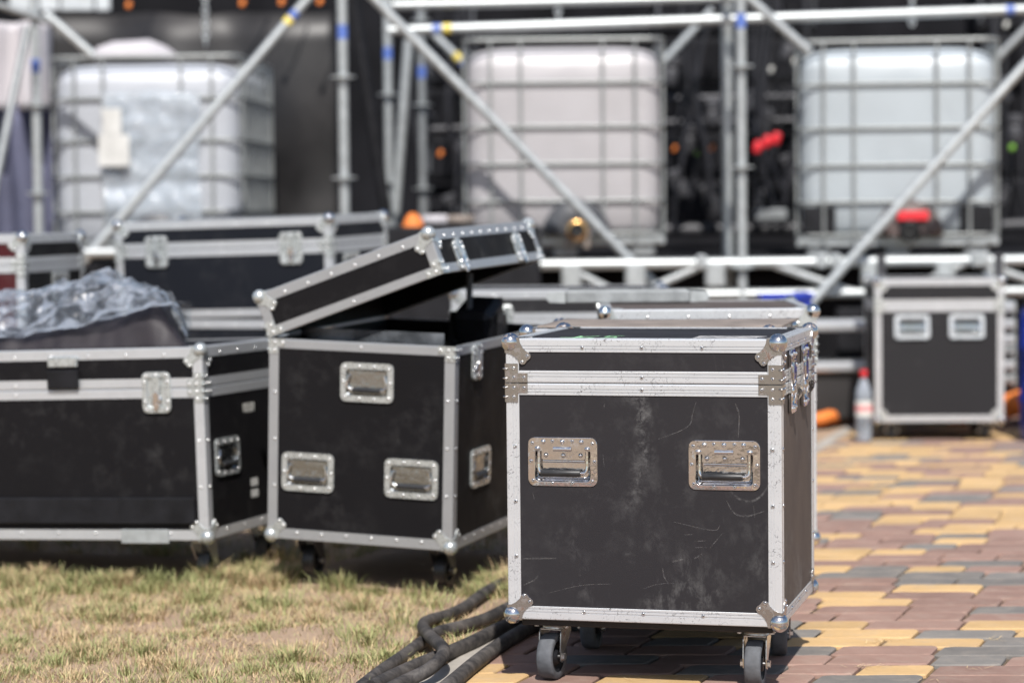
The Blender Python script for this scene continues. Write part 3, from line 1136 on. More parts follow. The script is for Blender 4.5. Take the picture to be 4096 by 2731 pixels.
def flight_case(name, label, Mw, W, D, H, zb, lid, det=0, pan='lam', side=None, alu='alu', ballm='chrome', handles=(), latches=(), group='black flight cases with aluminium edges',
                casters=True, lid_open=None, rsp=0.11, board=True, front=None, faces='FR', hinge=None, tyre='rubber', seam=0.026, wheel=.05, caster_rot=(0, 0, 0, 0), wing=0.0, htilt=0.0, hm='zinc'):
    root = thing(name, label, 'flight case', Mw, group)
    side = side or pan
    front = front or pan
    zt, zs = zb + H, zb + H - lid
    hw, hd = W / 2, D / 2
    PT = .008
    bd = MB()
    bd.box((0, 0, zb + INS + .005), (W - .006, D - .006, .010))
    if board and casters:
        for sy in (-1, 1):
            bd.box((0, sy * (hd - .09), zb - .008), (W - .05, .13, .019), None, .002)
    body = bd.build('body', 'ply', root)
    ld = MB()
    ld.box((0, 0, zt - INS - .0045), (W - 2 * INS - .001, D - 2 * INS - .001, .009))
    lido = ld.build('lid', pan, root)
    if lid_open:
        Mh = TR(-hw, 0, zs)
        lido.matrix_basis = Mh @ Matrix.Rotation(-lid_open, 4, 'Y') @ Mh.inverted()
    cores = {'F': (0, -hd + INS + PT / 2, W - 2 * INS, PT), 'K': (0, hd - INS - PT / 2, W - 2 * INS, PT), 'R': (hw - INS - PT / 2, 0, PT, D - 2 * INS - 2 * PT - .001), 'L': (-hw + INS + PT / 2, 0, PT, D - 2 * INS - 2 * PT - .001)}
    for fc, (cx, cy, sx, sy) in cores.items():
        pm = front if fc == 'F' else side
        hs = [h for h in handles if h[0] == fc] if det else []
        m = MB()
        if hs:
            a, n = FACES[fc]
            off = hd if fc in 'FK' else hw
            Mf = frame(Vector(n) * (off - INS), a, (0, 0, 1), n)
            holed_panel(m, W - 2 * INS, zb + .004, zs - .002, [(h[1] - .0625, h[1] + .0625, h[2] - .043, h[2] + .030) for h in hs], Mf)
        else:
            m.box((cx, cy, (zb + zs) / 2 + .002), (sx, sy, zs - zb - .010))
        m.build('panel', pm, body)
        m = MB()
        m.box((cx, cy, (zt + zs) / 2 - .001), (sx, sy, zt - zs - .014))
        m.build('panel', pm, lido)
    gv = bool(det)
    X, Y, Z = Vector((1, 0, 0)), Vector((0, 1, 0)), Vector((0, 0, 1))

    def ext(p0, p1, a, b, par, **k):
        m = MB()
        strip(m, p0, p1, a, b, groove=gv, **k)
        return m.build('edge_profile', alu, par)
    for sx in (-1, 1):
        for sy in (-1, 1):
            ext((sx * hw, sy * hd, zb), (sx * hw, sy * hd, zs - .0006), (-sx, 0, 0), (0, -sy, 0), body, m0=1)
            ext((sx * hw, sy * hd, zs + .0006), (sx * hw, sy * hd, zt), (-sx, 0, 0), (0, -sy, 0), lido, m1=1)
    for sy in (-1, 1):
        ext((-hw, sy * hd, zb), (hw, sy * hd, zb), (0, 0, 1), (0, -sy, 0), body, m0=1, m1=1)
        ext((-hw, sy * hd, zt), (hw, sy * hd, zt), (0, 0, -1), (0, -sy, 0), lido, m0=1, m1=1)
        ext((-hw + AL + .0005, sy * hd, zs - .0008), (hw - AL - .0005, sy * hd, zs - .0008), (0, 0, -1), (0, -sy, 0), body, LA=seam, LB=.009)
        ext((-hw + AL + .0005, sy * hd, zs + .0008), (hw - AL - .0005, sy * hd, zs + .0008), (0, 0, 1), (0, -sy, 0), lido, LA=seam, LB=.009)
    for sx in (-1, 1):
        ext((sx * hw, -hd, zb), (sx * hw, hd, zb), (0, 0, 1), (-sx, 0, 0), body, m0=1, m1=1)
        ext((sx * hw, -hd, zt), (sx * hw, hd, zt), (0, 0, -1), (-sx, 0, 0), lido, m0=1, m1=1)
        ext((sx * hw, -hd + AL + .0005, zs - .0008), (sx * hw, hd - AL - .0005, zs - .0008), (0, 0, -1), (-sx, 0, 0), body, LA=seam, LB=.009)
        ext((sx * hw, -hd + AL + .0005, zs + .0008), (sx * hw, hd - AL - .0005, zs + .0008), (0, 0, 1), (-sx, 0, 0), lido, LA=seam, LB=.009)
    for sx in (-1, 1):
        for sy in (-1, 1):
            link('ball_corner', ball_me(-sx, -sy, 1, det, ballm), body, TR(sx * hw, sy * hd, zb))
            link('ball_corner', ball_me(-sx, -sy, -1, det, ballm), lido, TR(sx * hw, sy * hd, zt))
            link('corner_clamp', clamp_me(-sx, -sy, -1, ballm), body, TR(sx * hw, sy * hd, zs))
            link('corner_clamp', clamp_me(-sx, -sy, 1, ballm), lido, TR(sx * hw, sy * hd, zs))
    rv = rivet_me(det)
    for fc in faces:
        a, n = FACES[fc]
        w = W if fc in 'FK' else D
        off = hd if fc in 'FK' else hw
        Mf = frame(Vector(n) * off, a, (0, 0, 1), n)
        nr = max(3, int(w / rsp) - 1) if det == 0 else 3
        for i in range(nr):
            t = (i - (nr - 1) / 2) * (rsp if det == 0 else w * .217)
            link('rivet', rv, body, Mf @ TR(t, zb + .020, 0))
            link('rivet', rv, lido, Mf @ TR(t, zt - .020, 0))
        nz = max(2, int((zs - zb) / .12) - 1)
        for sg in (-1, 1):
            for i in range(nz):
                zz = zb + (zs - zb) * (i + 1.15) / (nz + 1.3)
                link('rivet', rv, body, Mf @ TR(sg * (w / 2 - .020), zz, 0))
            for (ra, rb) in ((.050, .0395), (.0375, .0525)):
                link('rivet', rv, body, Mf @ TR(sg * (w / 2 - ra), zb + rb, .0022))
                link('rivet', rv, lido, Mf @ TR(sg * (w / 2 - ra), zt - rb, .0022))
            for (ra, rb) in ((.019, .0115), (.042, .0115), (.019, .032)):
                link('rivet', rv, body, Mf @ TR(sg * (w / 2 - ra), zs - rb, .0022))
                link('rivet', rv, lido, Mf @ TR(sg * (w / 2 - ra), zs + rb, .0022))
        if fc == 'F':
            link('rivet', rv, body, Mf @ TR(0, zs - .014, 0))
            link('rivet', rv, lido, Mf @ TR(0, zs + .013, 0))
    for hnd in handles:
        fc, aa, zz = hnd[:3]
        a, n = FACES[fc]
        off = hd if fc in 'FK' else hw
        handle(root, frame(Vector(n) * (off - INS + .0002), a, (0, 0, 1), n) @ TR(aa, zz, 0) @ Matrix.Rotation(R(-htilt), 4, 'X'), det and fc == 'F', hm=hm)
    for la in latches:
        fc, aa = la[:2]
        a, n = FACES[fc]
        off = hd if fc in 'FK' else hw
        Ml = frame(Vector(n) * (off + .0005), a, (0, 0, 1), n)
        if lid_open:
            latch(root, Ml @ TR(aa, zs - .055, 0), .075, .100)
            latch(lido, Ml @ TR(aa, zs + .045, 0), .075, .085)
        else:
            latch(root, Ml @ TR(aa, zs + (la[2] if len(la) > 2 else -.004), 0), .088, .140 if wing else .116, wing=wing)
    if casters:
        top = zb - (.0175 if board else 0)
        i = 0
        for sx in (-1, 1):
            for sy in (-1, 1):
                caster(root, TR(sx * (hw - .078) + .008, sy * (hd - .100), top) @ Matrix.Rotation(caster_rot[i], 4, 'Z'), top, tyre, wheel)
                i += 1
    return root, body, lido


def place(x, y, yaw, z=0, tx=0, ty=0):
    return TR(x, y, z) @ Matrix.Rotation(R(yaw), 4, 'Z') @ Matrix.Rotation(R(tx), 4, 'X') @ Matrix.Rotation(R(ty), 4, 'Y')


def from_brf(brf, W, D, yaw, zb, tx=0, ty=0):
    """World placement from the measured bottom right front corner."""
    Rm = Matrix.Rotation(R(yaw), 4, 'Z') @ Matrix.Rotation(R(tx), 4, 'X') @ Matrix.Rotation(R(ty), 4, 'Y')
    o = Vector(brf) - Rm @ Vector((W / 2, -D / 2, zb))
    return TR(*o) @ Rm


# --- the sharp case in front
MW, MD, MH, MZ = 0.613, 0.534, 0.624, 0.145
u = Vector((math.cos(R(-14.516)), math.sin(R(-14.516)), 0))
w_ = Vector((-u.y, u.x, 0))
blf = Vector((0.0, 5.3505, MZ)) - (u + w_) * .012
M_main = from_brf(blf + u * MW, MW, MD, -14.516, MZ)
zl = .624 + .145
LIDM = .098
main, mbody, mlid = flight_case('flight_case', 'sharp scuffed black flight case on casters in front, two chrome handles on its face', M_main, MW, MD, MH, MZ, LIDM, det=1, pan='lam_main', side='lam_brown',
                                ballm='rusty', alu='alu_main', handles=[('F', -.179, .497), ('F', .181, .495)], latches=[('R', -.115, -.002), ('R', .085, -.002)], faces='FR', wing=.5,
                                caster_rot=(R(172), 0, R(180), R(10)), wheel=.052)
# scuff marks


def ribbon(pts, w):
    m = MB()
    P = smoothpath([((x - 2578) / 1765, -MD / 2 + INS - .0005, .157 + (2467 - y) / 1822) for x, y in pts], 4)
    vs, fs = [], []
    for i, p in enumerate(P):
        t = (P[min(i + 1, len(P) - 1)] - P[max(0, i - 1)]).normalized()
        nn = Vector((-t.z, 0, t.x)) * w * (0.35 + 0.65 * math.sin(math.pi * (i + .5) / len(P)))
        vs += [p - nn, p + nn]
    for i in range(len(P) - 1):
        fs.append((2 * i, 2 * i + 1, 2 * i + 3, 2 * i + 2))
    m.add(vs, fs)
    m.build('scuff', 'chalk', mbody)


for pts, w in (([(2790, 1600), (2775, 1650), (2765, 1690), (2720, 1720), (2640, 1750)], .0012), ([(2940, 1605), (2955, 1650), (2952, 1740)], .0016),
               ([(2905, 1990), (2935, 2040), (2985, 2050), (3050, 2030)], .0018), ([(2430, 1610), (2428, 1630)], .0008), ([(2422, 1815), (2427, 1865)], .0009),
               ([(2100, 2243), (2170, 2240), (2235, 2238)], .0020), ([(2655, 2265), (2660, 2300), (2678, 2330)], .0016), ([(2140, 1975), (2150, 2010)], .0008),
               ([(2690, 2240), (2735, 2228)], .0022), ([(2778, 2225), (2810, 2205)], .0018), ([(2100, 2350), (2140, 2330), (2160, 2310)], .0014), ([(2700, 2080), (2850, 2110), (2880, 2090)], .0009),
               ([(2200, 2380), (2330, 2345), (2450, 2335)], .0008), ([(2840, 2180), (2890, 2120)], .0009), ([(2740, 2130), (2775, 2128)], .0009), ([(2780, 2155), (2825, 2152)], .0010),
               ([(2782, 2180), (2828, 2178)], .0009), ([(2250, 1480), (2254, 1500)], .0012), ([(3010, 2010), (3014, 2055)], .0009), ([(2580, 2350), (2640, 2330), (2700, 2325)], .0007)):
    ribbon(pts, w)
# marker writing and sticker on the lid
m = MB()


def stroke(a, b, w=.0035):
    a, b = Vector((*a, zl - INS + .0007)), Vector((*b, zl - INS + .0007))
    t = (b - a).normalized()
    nn = Vector((-t.y, t.x, 0)) * w
    m.add([a - nn, a + nn, b + nn, b - nn], [(0, 1, 2, 3)])


for a, b in (((-.165, -.215), (-.165, -.125)), ((-.165, -.172), (-.125, -.120)), ((-.160, -.178), (-.115, -.218)), ((-.070, -.115), (-.100, -.115)), ((-.100, -.115), (-.104, -.160)),
             ((-.104, -.160), (-.080, -.162)), ((-.080, -.162), (-.074, -.190)), ((-.074, -.190), (-.105, -.205)), ((-.200, -.190), (-.120, -.196))):
    stroke(a, b)
m.build('marker_writing', 'green_ink', mlid)
m = MB()
m.box((.175, -.150, zl - INS + .0003), (.150, .110, .0008))
m.build('sticker', 'sticker', mlid)

# --- case right behind it, with the warped board, and the next one back
zrow = 'black flight cases standing in a row behind the sharp one'
flight_case('flight_case', 'flight case close behind the sharp one, warped plywood sheet on its lid', from_brf((0.621, 5.755, .145), MW, .38, -14.0, MZ), MW, .38, MH - .007, MZ, LIDM, pan='lam', ballm='rusty',
            handles=[('F', -.179, .508), ('F', .181, .505)], latches=[('R', -.06), ('R', .06)])
flight_case('flight_case', 'flight case with bright lid edge, third in line behind the sharp case', from_brf((0.822, 6.521, .147), .579, .659, -1.3, .147), .579, .659, .634, .147, .1075,
            pan='lam_brown', front='lam', alu='alu_main', ballm='chrome', handles=[('F', -.17, .5), ('F', .17, .5)], latches=[('R', -.12), ('R', .12)])
flight_case('flight_case', 'flight case behind the open one, only its double white edge showing', place(0.17, 8.55, -2), .74, .50, .63, .15, .105, pan='lam_grey', latches=[('F', -.2), ('F', .2)])

# --- open case
BW, BD_, BH, BZ = .555, .88, .564, .122
M_open = from_brf((-.170, 6.594, .120), BW, BD_, -18.84, BZ, 1.22, 2.09)
opn, obody, olid = flight_case('flight_case', 'open flight case on the grass, its lid propped up at a slant', M_open, BW, BD_, BH + .126, BZ, .126, pan='lam', side='lam_side', ballm='zinc', alu='alu2', lid_open=R(21),
                               handles=[('F', 0.02, .575), ('F', -.155, .315), ('F', .155, .315), ('R', -.22, .33)], latches=[('R', -.27), ('R', .24)], faces='FR', rsp=.075, board=False, tyre='rubber_blk', wheel=.045)
# gear inside the open case
bzt = BZ + BH
m = MB()
m.box((0, -.36, bzt - .01), (.43, .004, .075), None, .001)
o = m.build('clear_divider', 'acrylic', None, M_open)
tag(o, 'smoky see-through divider standing up along the front of the open case', 'divider')
t = thing('stage_light', 'black moving stage light standing in the open case under the lid', 'stage light', M_open @ TR(.13, .16, bzt - .12) @ Matrix.Scale(.72, 4))
m = MB()
m.box((0, 0, .05), (.26, .30, .12), None, .015)
m.build('base', 'black_plastic', t)
for sx in (-1, 1):
    m = MB()
    m.prism([(-.035, .10), (.035, .10), (.030, .20), (.018, .235), (-.018, .235), (-.030, .20)], -.012, .012, frame((sx * .105, 0, 0), (0, 1, 0), (0, 0, 1), (1, 0, 0)), 0, .003)
    m.build('yoke_arm', 'black_plastic', t)
m = MB()
MHd = TR(0, 0, .20) @ Matrix.Rotation(R(20), 4, 'X')
m.box((0, 0, 0), (.17, .20, .15), MHd, .025)
for k in range(5):
    m.box((0, .105 - .0 * k, -.055 + .027 * k), (.15, .03, .008), MHd)
m.build('lamp_head', 'black_plastic', t)
m = MB()
m.tube([(-.02, -.06, .10), (-.02, -.06, .40)], .013, 10)
m.box((-.02, -.06, .16), (.05, .05, .045), None, .008)
m.build('clamp_post', 'rubber', t)
for k, (gx, gy, sx, sy, sz) in enumerate(((-.14, -.05, .20, .44, .42), (.10, -.22, .26, .22, .40), (-.12, .30, .22, .2, .44))):
    m = MB()
    m.box((gx, gy, BZ + .02 + sz / 2), (sx, sy, sz), None, .02)
    m.tube(smoothpath([(gx - .06, gy, BZ + .02 + sz), (gx - .05, gy, BZ + .05 + sz), (gx + .05, gy, BZ + .05 + sz), (gx + .06, gy, BZ + .02 + sz)], 4), .008, 8)
    o = m.build('equipment_box', 'black_plastic', None, M_open)
    tag(o, ['black equipment box at the hinge side inside the open case', 'black equipment box behind the divider inside the open case', 'black equipment box at the back inside the open case'][k], 'equipment box', 'equipment packed in the open case')

# --- long case at the left with the wrapped bag
AW, AD, AH, AZ = 1.2, .60, .549, .132
M_left = from_brf((-.862, 6.801, .129), AW, AD, -18.64, AZ, -.39, -1.65)
lft, lbody, llid = flight_case('flight_case', 'long black flight case at the left edge with a wrapped bag on top', M_left, AW, AD, AH, AZ, .115, pan='lam', side='lam', ballm='zinc', alu='alu',
                               latches=[('F', .455, -.012)], handles=[('R', -.16, .36)], faces='FR', rsp=.12, board=False, tyre='rubber', wheel=.042, seam=.027)
m = MB()
m.box((0, -AD / 2 - .004, AZ + .085), (AW - .08, .012, .075), None, .003)
m.build('bump_rail', 'black_plastic', lbody)
m = MB()
m.box((.16, -AD / 2 - .006, AZ + AH - .035), (.095, .012, .03), None, .004)
m.box((.16, -AD / 2 - .009, AZ + AH - .085), (.10, .010, .055), None, .004, 1)
m.build('lid_stay', ['zinc', 'black_plastic'], llid)
m = MB()
m.box((AW / 2 - .20, -AD / 2 - .003, AZ + .012), (.15, .006, .04), None, .002)
m.build('foot_plate', 'galv', lbody)
# stencilled markings on its end
fnt = None


def text(name, s, size, M, mat, parent):
    cu = bpy.data.curves.new(name, 'FONT')
    cu.body = s
    cu.size = size
    cu.extrude = .0004
    cu.align_x = 'CENTER'
    cu.materials.append(MT[mat])
    tmp = bpy.data.objects.new('tmp_text', cu)
    COL.objects.link(tmp)
    dg = bpy.context.evaluated_depsgraph_get()
    me = bpy.data.meshes.new_from_object(tmp.evaluated_get(dg))
    bpy.data.objects.remove(tmp)
    return link(name, me, parent, M)


Mr = frame((AW / 2 - INS + .0008, 0, 0), (0, 1, 0), (0, 0, 1), (1, 0, 0))
text('stencil', '10.01', .040, Mr @ TR(.0, .475, 0), 'paper', lbody)
text('stencil', '888', .034, Mr @ TR(.02, .255, 0), 'ptape', lbody)
text('stencil', '888', .034, Mr @ TR(.02, .222, 0), 'ptape', lbody)

# --- cases behind it
DW, DD_, DH, DZ = .852, .6, .357, .012
M_d = from_brf((-.639, 8.704, .684), DW, DD_, -16.46, DZ, .92, -1.25)
flight_case('flight_case', 'blue-black flight case with two latches on its front, stacked behind the wrapped bag', M_d, DW, DD_, DH, DZ, .105, pan='lam_blue', ballm='chrome', alu='alu',
            latches=[('F', -.26, -.006), ('F', .27, -.006)], handles=[('R', -.1, .18)], casters=False, faces='FR', rsp=.12)
M_d2 = from_brf((-.655, 8.712, .15), DW, DD_, -16.46, .15)
flight_case('flight_case', 'lower flight case of the stack behind the wrapped bag, only its top edge showing', M_d2, DW, DD_, .515, .15, .105, pan='lam_blue', alu='alu', faces='F')
M_e = from_brf((-1.67, 8.299, .15), .7, .6, -9.5, .15)
flight_case('flight_case', 'dark red flight case half out of the picture at the left edge', M_e, .7, .6, .838, .15, .105, pan='lam', front='lam_red', ballm='chrome', alu='alu', handles=[('R', 0.05, .80)], faces='FR', rsp=.1)

# --- case at the right
M_f = from_brf((2.212, 10.848, .085), .578, .5, -2.97, .085)
flight_case('flight_case', 'far flight case at the right with two shining handles side by side', M_f, .578, .5, .645, .085, .12, pan='lam_grey', ballm='chrome', alu='alu', handles=[('F', -.122, .515), ('F', .122, .515)], faces='F', rsp=.1,
            tyre='rubber', wheel=.034, board=False, htilt=6, hm='bright_steel')

# --- things on the cases
# warped plywood sheet
m = MB()
nx_, ny_ = 24, 10
for top in (0, 1):
    vs, fs = [], []
    for j in range(ny_ + 1):
        for i in range(nx_ + 1):
            x = -.29 + .60 * i / nx_
            y = -.165 + .33 * j / ny_
            z = .001 + .005 * (x / .3) ** 2 * (0.2 + .8 * (j / ny_)) + .0015 * (1 + math.sin(x * 9 + 1)) * (j / ny_) + .004 * top
            vs.append((x, y, z))
    for j in range(ny_):
        for i in range(nx_):
            a = j * (nx_ + 1) + i
            fs.append((a, a + 1, a + nx_ + 2, a + nx_ + 1))
    m.add(vs, fs, 0, True)
vs = m.v
n1 = (nx_ + 1) * (ny_ + 1)
ring = [i for i in range(nx_ + 1)] + [j * (nx_ + 1) + nx_ for j in range(1, ny_ + 1)] + [ny_ * (nx_ + 1) + i for i in range(nx_ - 1, -1, -1)] + [j * (nx_ + 1) for j in range(ny_ - 1, 0, -1)]
for k in range(len(ring)):
    a, b = ring[k], ring[(k + 1) % len(ring)]
    m.f.append((a, b, b + n1, a + n1))
    m.mi.append(0)
    m.sm.append(False)
o = m.build('plywood_sheet', 'wood', None, from_brf((0.621, 5.755, .145), MW, .38, -14.0, MZ) @ TR(.015, .0, MZ + MH - .006))
tag(o, 'thin warped brown plywood sheet lying on the case behind the sharp one', 'plywood sheet')

# aluminium profile with forked ends on the third case
pr = thing('aluminium_beam', 'short grey aluminium beam with forked ends lying on the third case', 'beam', place(.335, 6.98, -1, .147 + .635 + .001))
m = MB()
L = .36
m.box((0, 0, .018), (L, .055, .036), None, .004)
m.box((0, -.012, .038), (L - .02, .02, .006), None, .001)
m.build('bar', 'galv_dull', pr)
for sx in (-1, 1):
    for yy in (-.022, .022):
        m = MB()
        m.prism([(0, .002), (.045, .004), (.058, .018), (.045, .032), (0, .034)], -.005, .005, frame((sx * L / 2, yy, 0), (sx, 0, 0), (0, 0, 1), (0, 1, 0)), 0, .001)
        m.build('fork', 'galv', pr)

# bag and film on the long case
ztop = AZ + AH


def sheet(name, mat, M, x0, x1, y0, y1, nx, ny, fn, smooth=True, thick=0):
    m = MB()
    vs, fs = [], []
    for j in range(ny + 1):
        for i in range(nx + 1):
            x, y = x0 + (x1 - x0) * i / nx, y0 + (y1 - y0) * j / ny
            vs.append(fn(x, y, i / nx, j / ny))
    for j in range(ny):
        for i in range(nx):
            a = j * (nx + 1) + i
            fs.append((a, a + 1, a + nx + 2, a + nx + 1))
    m.add(vs, fs, 0, smooth)
    return m.build(name, mat, None, M)


def lerp_tab(x, tab):
    for (a, va), (b, vb) in zip(tab, tab[1:]):
        if x <= b:
            k = max(0, (x - a) / (b - a))
            k = k * k * (3 - 2 * k)
            return va + (vb - va) * k
    return tab[-1][1]


HTAB = [(-.98, .12), (-.5, .16), (-.1, .175), (.0, .185), (.12, .225), (.20, .195), (.29, .19), (.40, .165), (.46, .145), (.50, .10), (.53, .05), (.55, .02)]
FTAB = [(-.98, .02), (0, .035), (.15, .060), (.54, .128), (.60, .10)]


def bag_fn(x, y, s, t_):
    hb = min(lerp_tab(x, FTAB) + .012, max(.02, lerp_tab(x, HTAB) - .022))
    if x > .2:
        hb *= max(0, 1 - ((x - .2) / .345) ** 5) ** .5
    e = max(0, 1 - abs(2 * t_ - 1) ** 5) ** .5
    h = e * (hb + .014 * mnoise.noise((x * 6, y * 6, 1)) + .010 * mnoise.noise((x * 16, y * 16, 5)))
    bul = .015 * math.sin(math.pi * t_ * 2) * 0 + .016 * mnoise.noise((x * 9, h * 22, 3)) + .008 * mnoise.noise((x * 24, h * 30, 8))
    if x > .1:
        x = .1 + (x - .1) * (1 - .62 * t_)
    return (x, y + bul, ztop + .002 + h)


o = sheet('garment_bag', 'bag', M_left, -.94, .543, -.262, .25, 100, 44, bag_fn)
tag(o, 'dark purple-grey fabric bag under the plastic film on the long case', 'bag')


def film_fn(x, y, s, v):
    H, zf = lerp_tab(x, HTAB), lerp_tab(x, FTAB)
    if v < .55:
        z = zf + (H - zf) * math.sin(v / .55 * math.pi / 2)
    else:
        z = .02 + (H - .02) * max(0, 1 - ((v - .55) / .45) ** 2)
    k = min(1, v * 6)
    c = .045 * abs(mnoise.noise((x * 7 + y * 6, y * 5, 2))) + .030 * abs(mnoise.noise((x * 15 - y * 11, y * 10, 7))) + .014 * mnoise.noise((x * 45, y * 40, 1))
    z += (c - .022) * (.3 + .7 * k)
    if x > .1:
        x = .1 + (x - .1) * (1 - .62 * v)
    return (x + .012 * mnoise.noise((x * 10, y * 10, 9)), y - .012 * (v < .02) + .012 * mnoise.noise((x * 9, y * 9, 11)), ztop + max(z + .004, .004))


o = sheet('plastic_film', 'film', M_left, -.98, .55, -.255, .27, 120, 44, film_fn, False)
tag(o, 'crumpled shiny clear plastic film over the dark bag', 'plastic film')

# ------------------------------------------------------------------ power cables along the kerb
CAB = 'thick dusty black power cables'


def cable(px, label, lift=(), r=.0155):
    pts = []
    for i, (cx, cy) in enumerate(px):
        z = r - .002 + (lift[i] if i < len(lift) else 0)
        p = gnd(1100 + cx / 2.138, 2100 + cy / 2.138, z)
        pts.append(p)
    P = smoothpath(pts, 8)
    P = [p + Vector((mnoise.noise((i * .08, 1, r * 900)) * .003, mnoise.noise((i * .08, 5, 2)) * .003, 0)) for i, p in enumerate(P)]
    m = MB()
    m.tube(P, r, 14)
    tag(m.build('power_cable', 'cable'), label, 'cable', CAB)


def cable_mat():
    n = NT('dusty_cable_rubber')
    f = n.ramp(n.noise(15, 8, 0.75, 0.5), 0.40, 0.66)
    n.col(n.mix(f, (0.024, 0.022, 0.022), (0.12, 0.107, 0.098)))
    n.set(rough=0.62, spec=0.35)
    n.bump(n.noise(60, 5, 0.7), 0.1, 0.001)
    return n.m


MT['cable'] = cable_mat()
cable([(2300, 330), (2100, 420), (1980, 475), (1800, 570), (1640, 690), (1480, 765), (1310, 815), (1262, 868), (1330, 950), (1412, 1020), (1440, 1080), (1405, 1150), (1300, 1240), (1120, 1330), (900, 1440)],
      'thick black cable that kinks and crosses over two others', (0, 0, 0, 0, 0, 0, .002, .012, .028, .036, .036, .033, .022, .006, 0))
cable([(2350, 560), (2150, 640), (1990, 705), (1800, 800), (1600, 865), (1400, 915), (1270, 995), (1130, 1095), (960, 1210), (790, 1345), (660, 1450)], 'thick black cable lying furthest into the grass', (), .016)
cable([(2600, 560), (2300, 700), (2080, 810), (1900, 890), (1700, 995), (1450, 1105), (1220, 1195), (1010, 1290), (820, 1390)], 'thick black cable on the grass side of the kerb', (), .0175)
cable([(2700, 560), (2420, 740), (2200, 860), (2040, 945), (1880, 1055), (1700, 1190), (1530, 1330), (1380, 1450)], 'thick black cable lying on the paving next to the yellow paver', (), .0175)

# ------------------------------------------------------------------ water tanks in steel cages
def tank(label, M, mat, valve, dome, extra=None):
    t = thing('caged_water_tank', label, 'water tank', M, 'caged water tanks under the scaffold')
    W, D, zb, zt = 1.0, 1.18, .10, 1.10
    m = MB()
    loops = []
    for z, ins, r in ((.125, .08, .06), (.135, .030, .09), (.17, .008, .11), (.30, .004, .11), (.50, .001, .11), (.90, .003, .11), (1.00, .010, .12), (1.045, .028, .12), (1.07, .07, .12), (1.085, .14, .11), (1.09, .2, .1)):
        loops.append([(x, y, z) for x, y in rrect(W - 2 * ins, D - 2 * ins, r, 5)])
    m.loft(loops, True, True, 0, True)
    m.build('bottle', mat, t)
    m = MB()
    m.lathe([(.09, 1.085), (.09, 1.105), (.08, 1.115), (.00001, 1.118)], 20)
    m.build('screw_lid', 'black_plastic', t)
    r = .0078
    for z in (.125, .295, .485, .675, .900, 1.118):
        out = rrect(W + .024, D + .024, .085, 5)
        m = MB()
        m.tube([(x, y, z) for x, y in out], r if z < 1.1 else .011, 8, 0, True)
        m.build('cage_hoop', 'cage', t)
    xs = [-.375, -.22, .20, .365]
    vm = MB()
    vm.tube([(0, 0, .10), (0, 0, 1.118)], r, 8)
    vme = vm.mesh('cage_bar', 'cage')
    for x in xs:
        for y in (-D / 2 - .026, D / 2 + .026):
            link('cage_bar', vme, t, TR(x, y, 0))
    for y in (-.52, -.40, -.24, -.08, .08, .24, .40, .52):
        for x in (-W / 2 - .013, W / 2 + .013):
            link('cage_bar', vme, t, TR(x, y, 0))
    m = MB()
    for sy in (-1, 1):
        m.box((0, sy * (D / 2 - .03), .085), (W + .03, .06, .035), None, .006)
    for sx in (-1, 1):
        m.box((sx * (W / 2 - .03), 0, .083), (.06, D, .03), None, .006)
    m.box((0, 0, .108), (W, D, .012))
    m.build('pallet_frame', 'galv', t)
    fm = MB()
    fm.box((0, 0, .034), (.13, .14, .068), None, .012)
    fme = fm.mesh('foot', 'galv_dull')
    for x in (-.40, 0, .40):
        for y in (-.50, .50):
            link('foot', fme, t, TR(x, y, 0))
    # valve recess and valve
    m = MB()
    bell = [(.15, 0), (.145, .05), (.115, .105), (.07, .145), (.03, .160), (-.03, .160), (-.07, .145), (-.115, .105), (-.145, .05), (-.15, 0)]
    m.loft([[(.06 + x * k * 1.12, -D / 2 + yy * 1.25, .118 + z * k2 * 1.12) for x, z in bell] for yy, k, k2 in ((.05, 1.1, 1.1), (-.030, 1.0, 1.0), (-.052, .86, .88), (-.060, .6, .66))], True, True, 0, True)
    m.build('valve_housing', dome, t)
    m = MB()
    MV = TR(.06, -D / 2 - .03, .145) @ Matrix.Rotation(R(90), 4, 'X')
    m.lathe([(.045, -.03), (.045, .05), (.055, .05), (.055, .075), (.04, .078)], 16, MV)
    m.lathe([(.04, .077), (.026, .070), (.00001, .070)], 16, MV, 1)
    m.build('valve', [valve, 'hole'], t)
    if extra == 'red':
        for sx in (-1, 1):
            m = MB()
            m.box((sx * .40, -D / 2 - .004, .205), (.17, .03, .14), None, .01)
            m.build('corner_guard', 'black_plastic', t)
    m = MB()
    if extra == 'red':
        m.box((.075, -D / 2 - .09, .222), (.16, .03, .05), None, .012)
        m.build('valve_handle', 'red', t)
    else:
        m.box((.02, -D / 2 - .07, .10), (.03, .02, .10), TR(0, 0, 0) @ Matrix.Rotation(R(0), 4, 'Y'), .006)
        m.box((.11, -D / 2 - .07, .10), (.03, .02, .10), None, .006)
        m.build('valve_handle', 'wood', t)
    return t


p2 = at(2264, 936, 12.42)
ZT = p2.z - .125
tank('middle caged water tank, cream plastic, with a brass-coloured outlet below', place(p2.x, 12.42 + .61, -.5, ZT), 'hdpe_warm', 'brass', 'grey_dome')
p3 = at(3590, 940, 12.42)
tank('right caged water tank with a red valve handle at its foot', place(p3.x + .075, 12.42 + .61, -7.0, p3.z - .125), 'hdpe', 'black_plastic', 'brown_dome', 'red')
p1a = at(596, 228, 12.95)
T1 = place(p1a.x, 12.95 + .61, -3, p1a.z - 1.118)
tank('left caged water tank with plastic film and a white label on its front', T1, 'hdpe_pale', 'black_plastic', 'grey_dome')
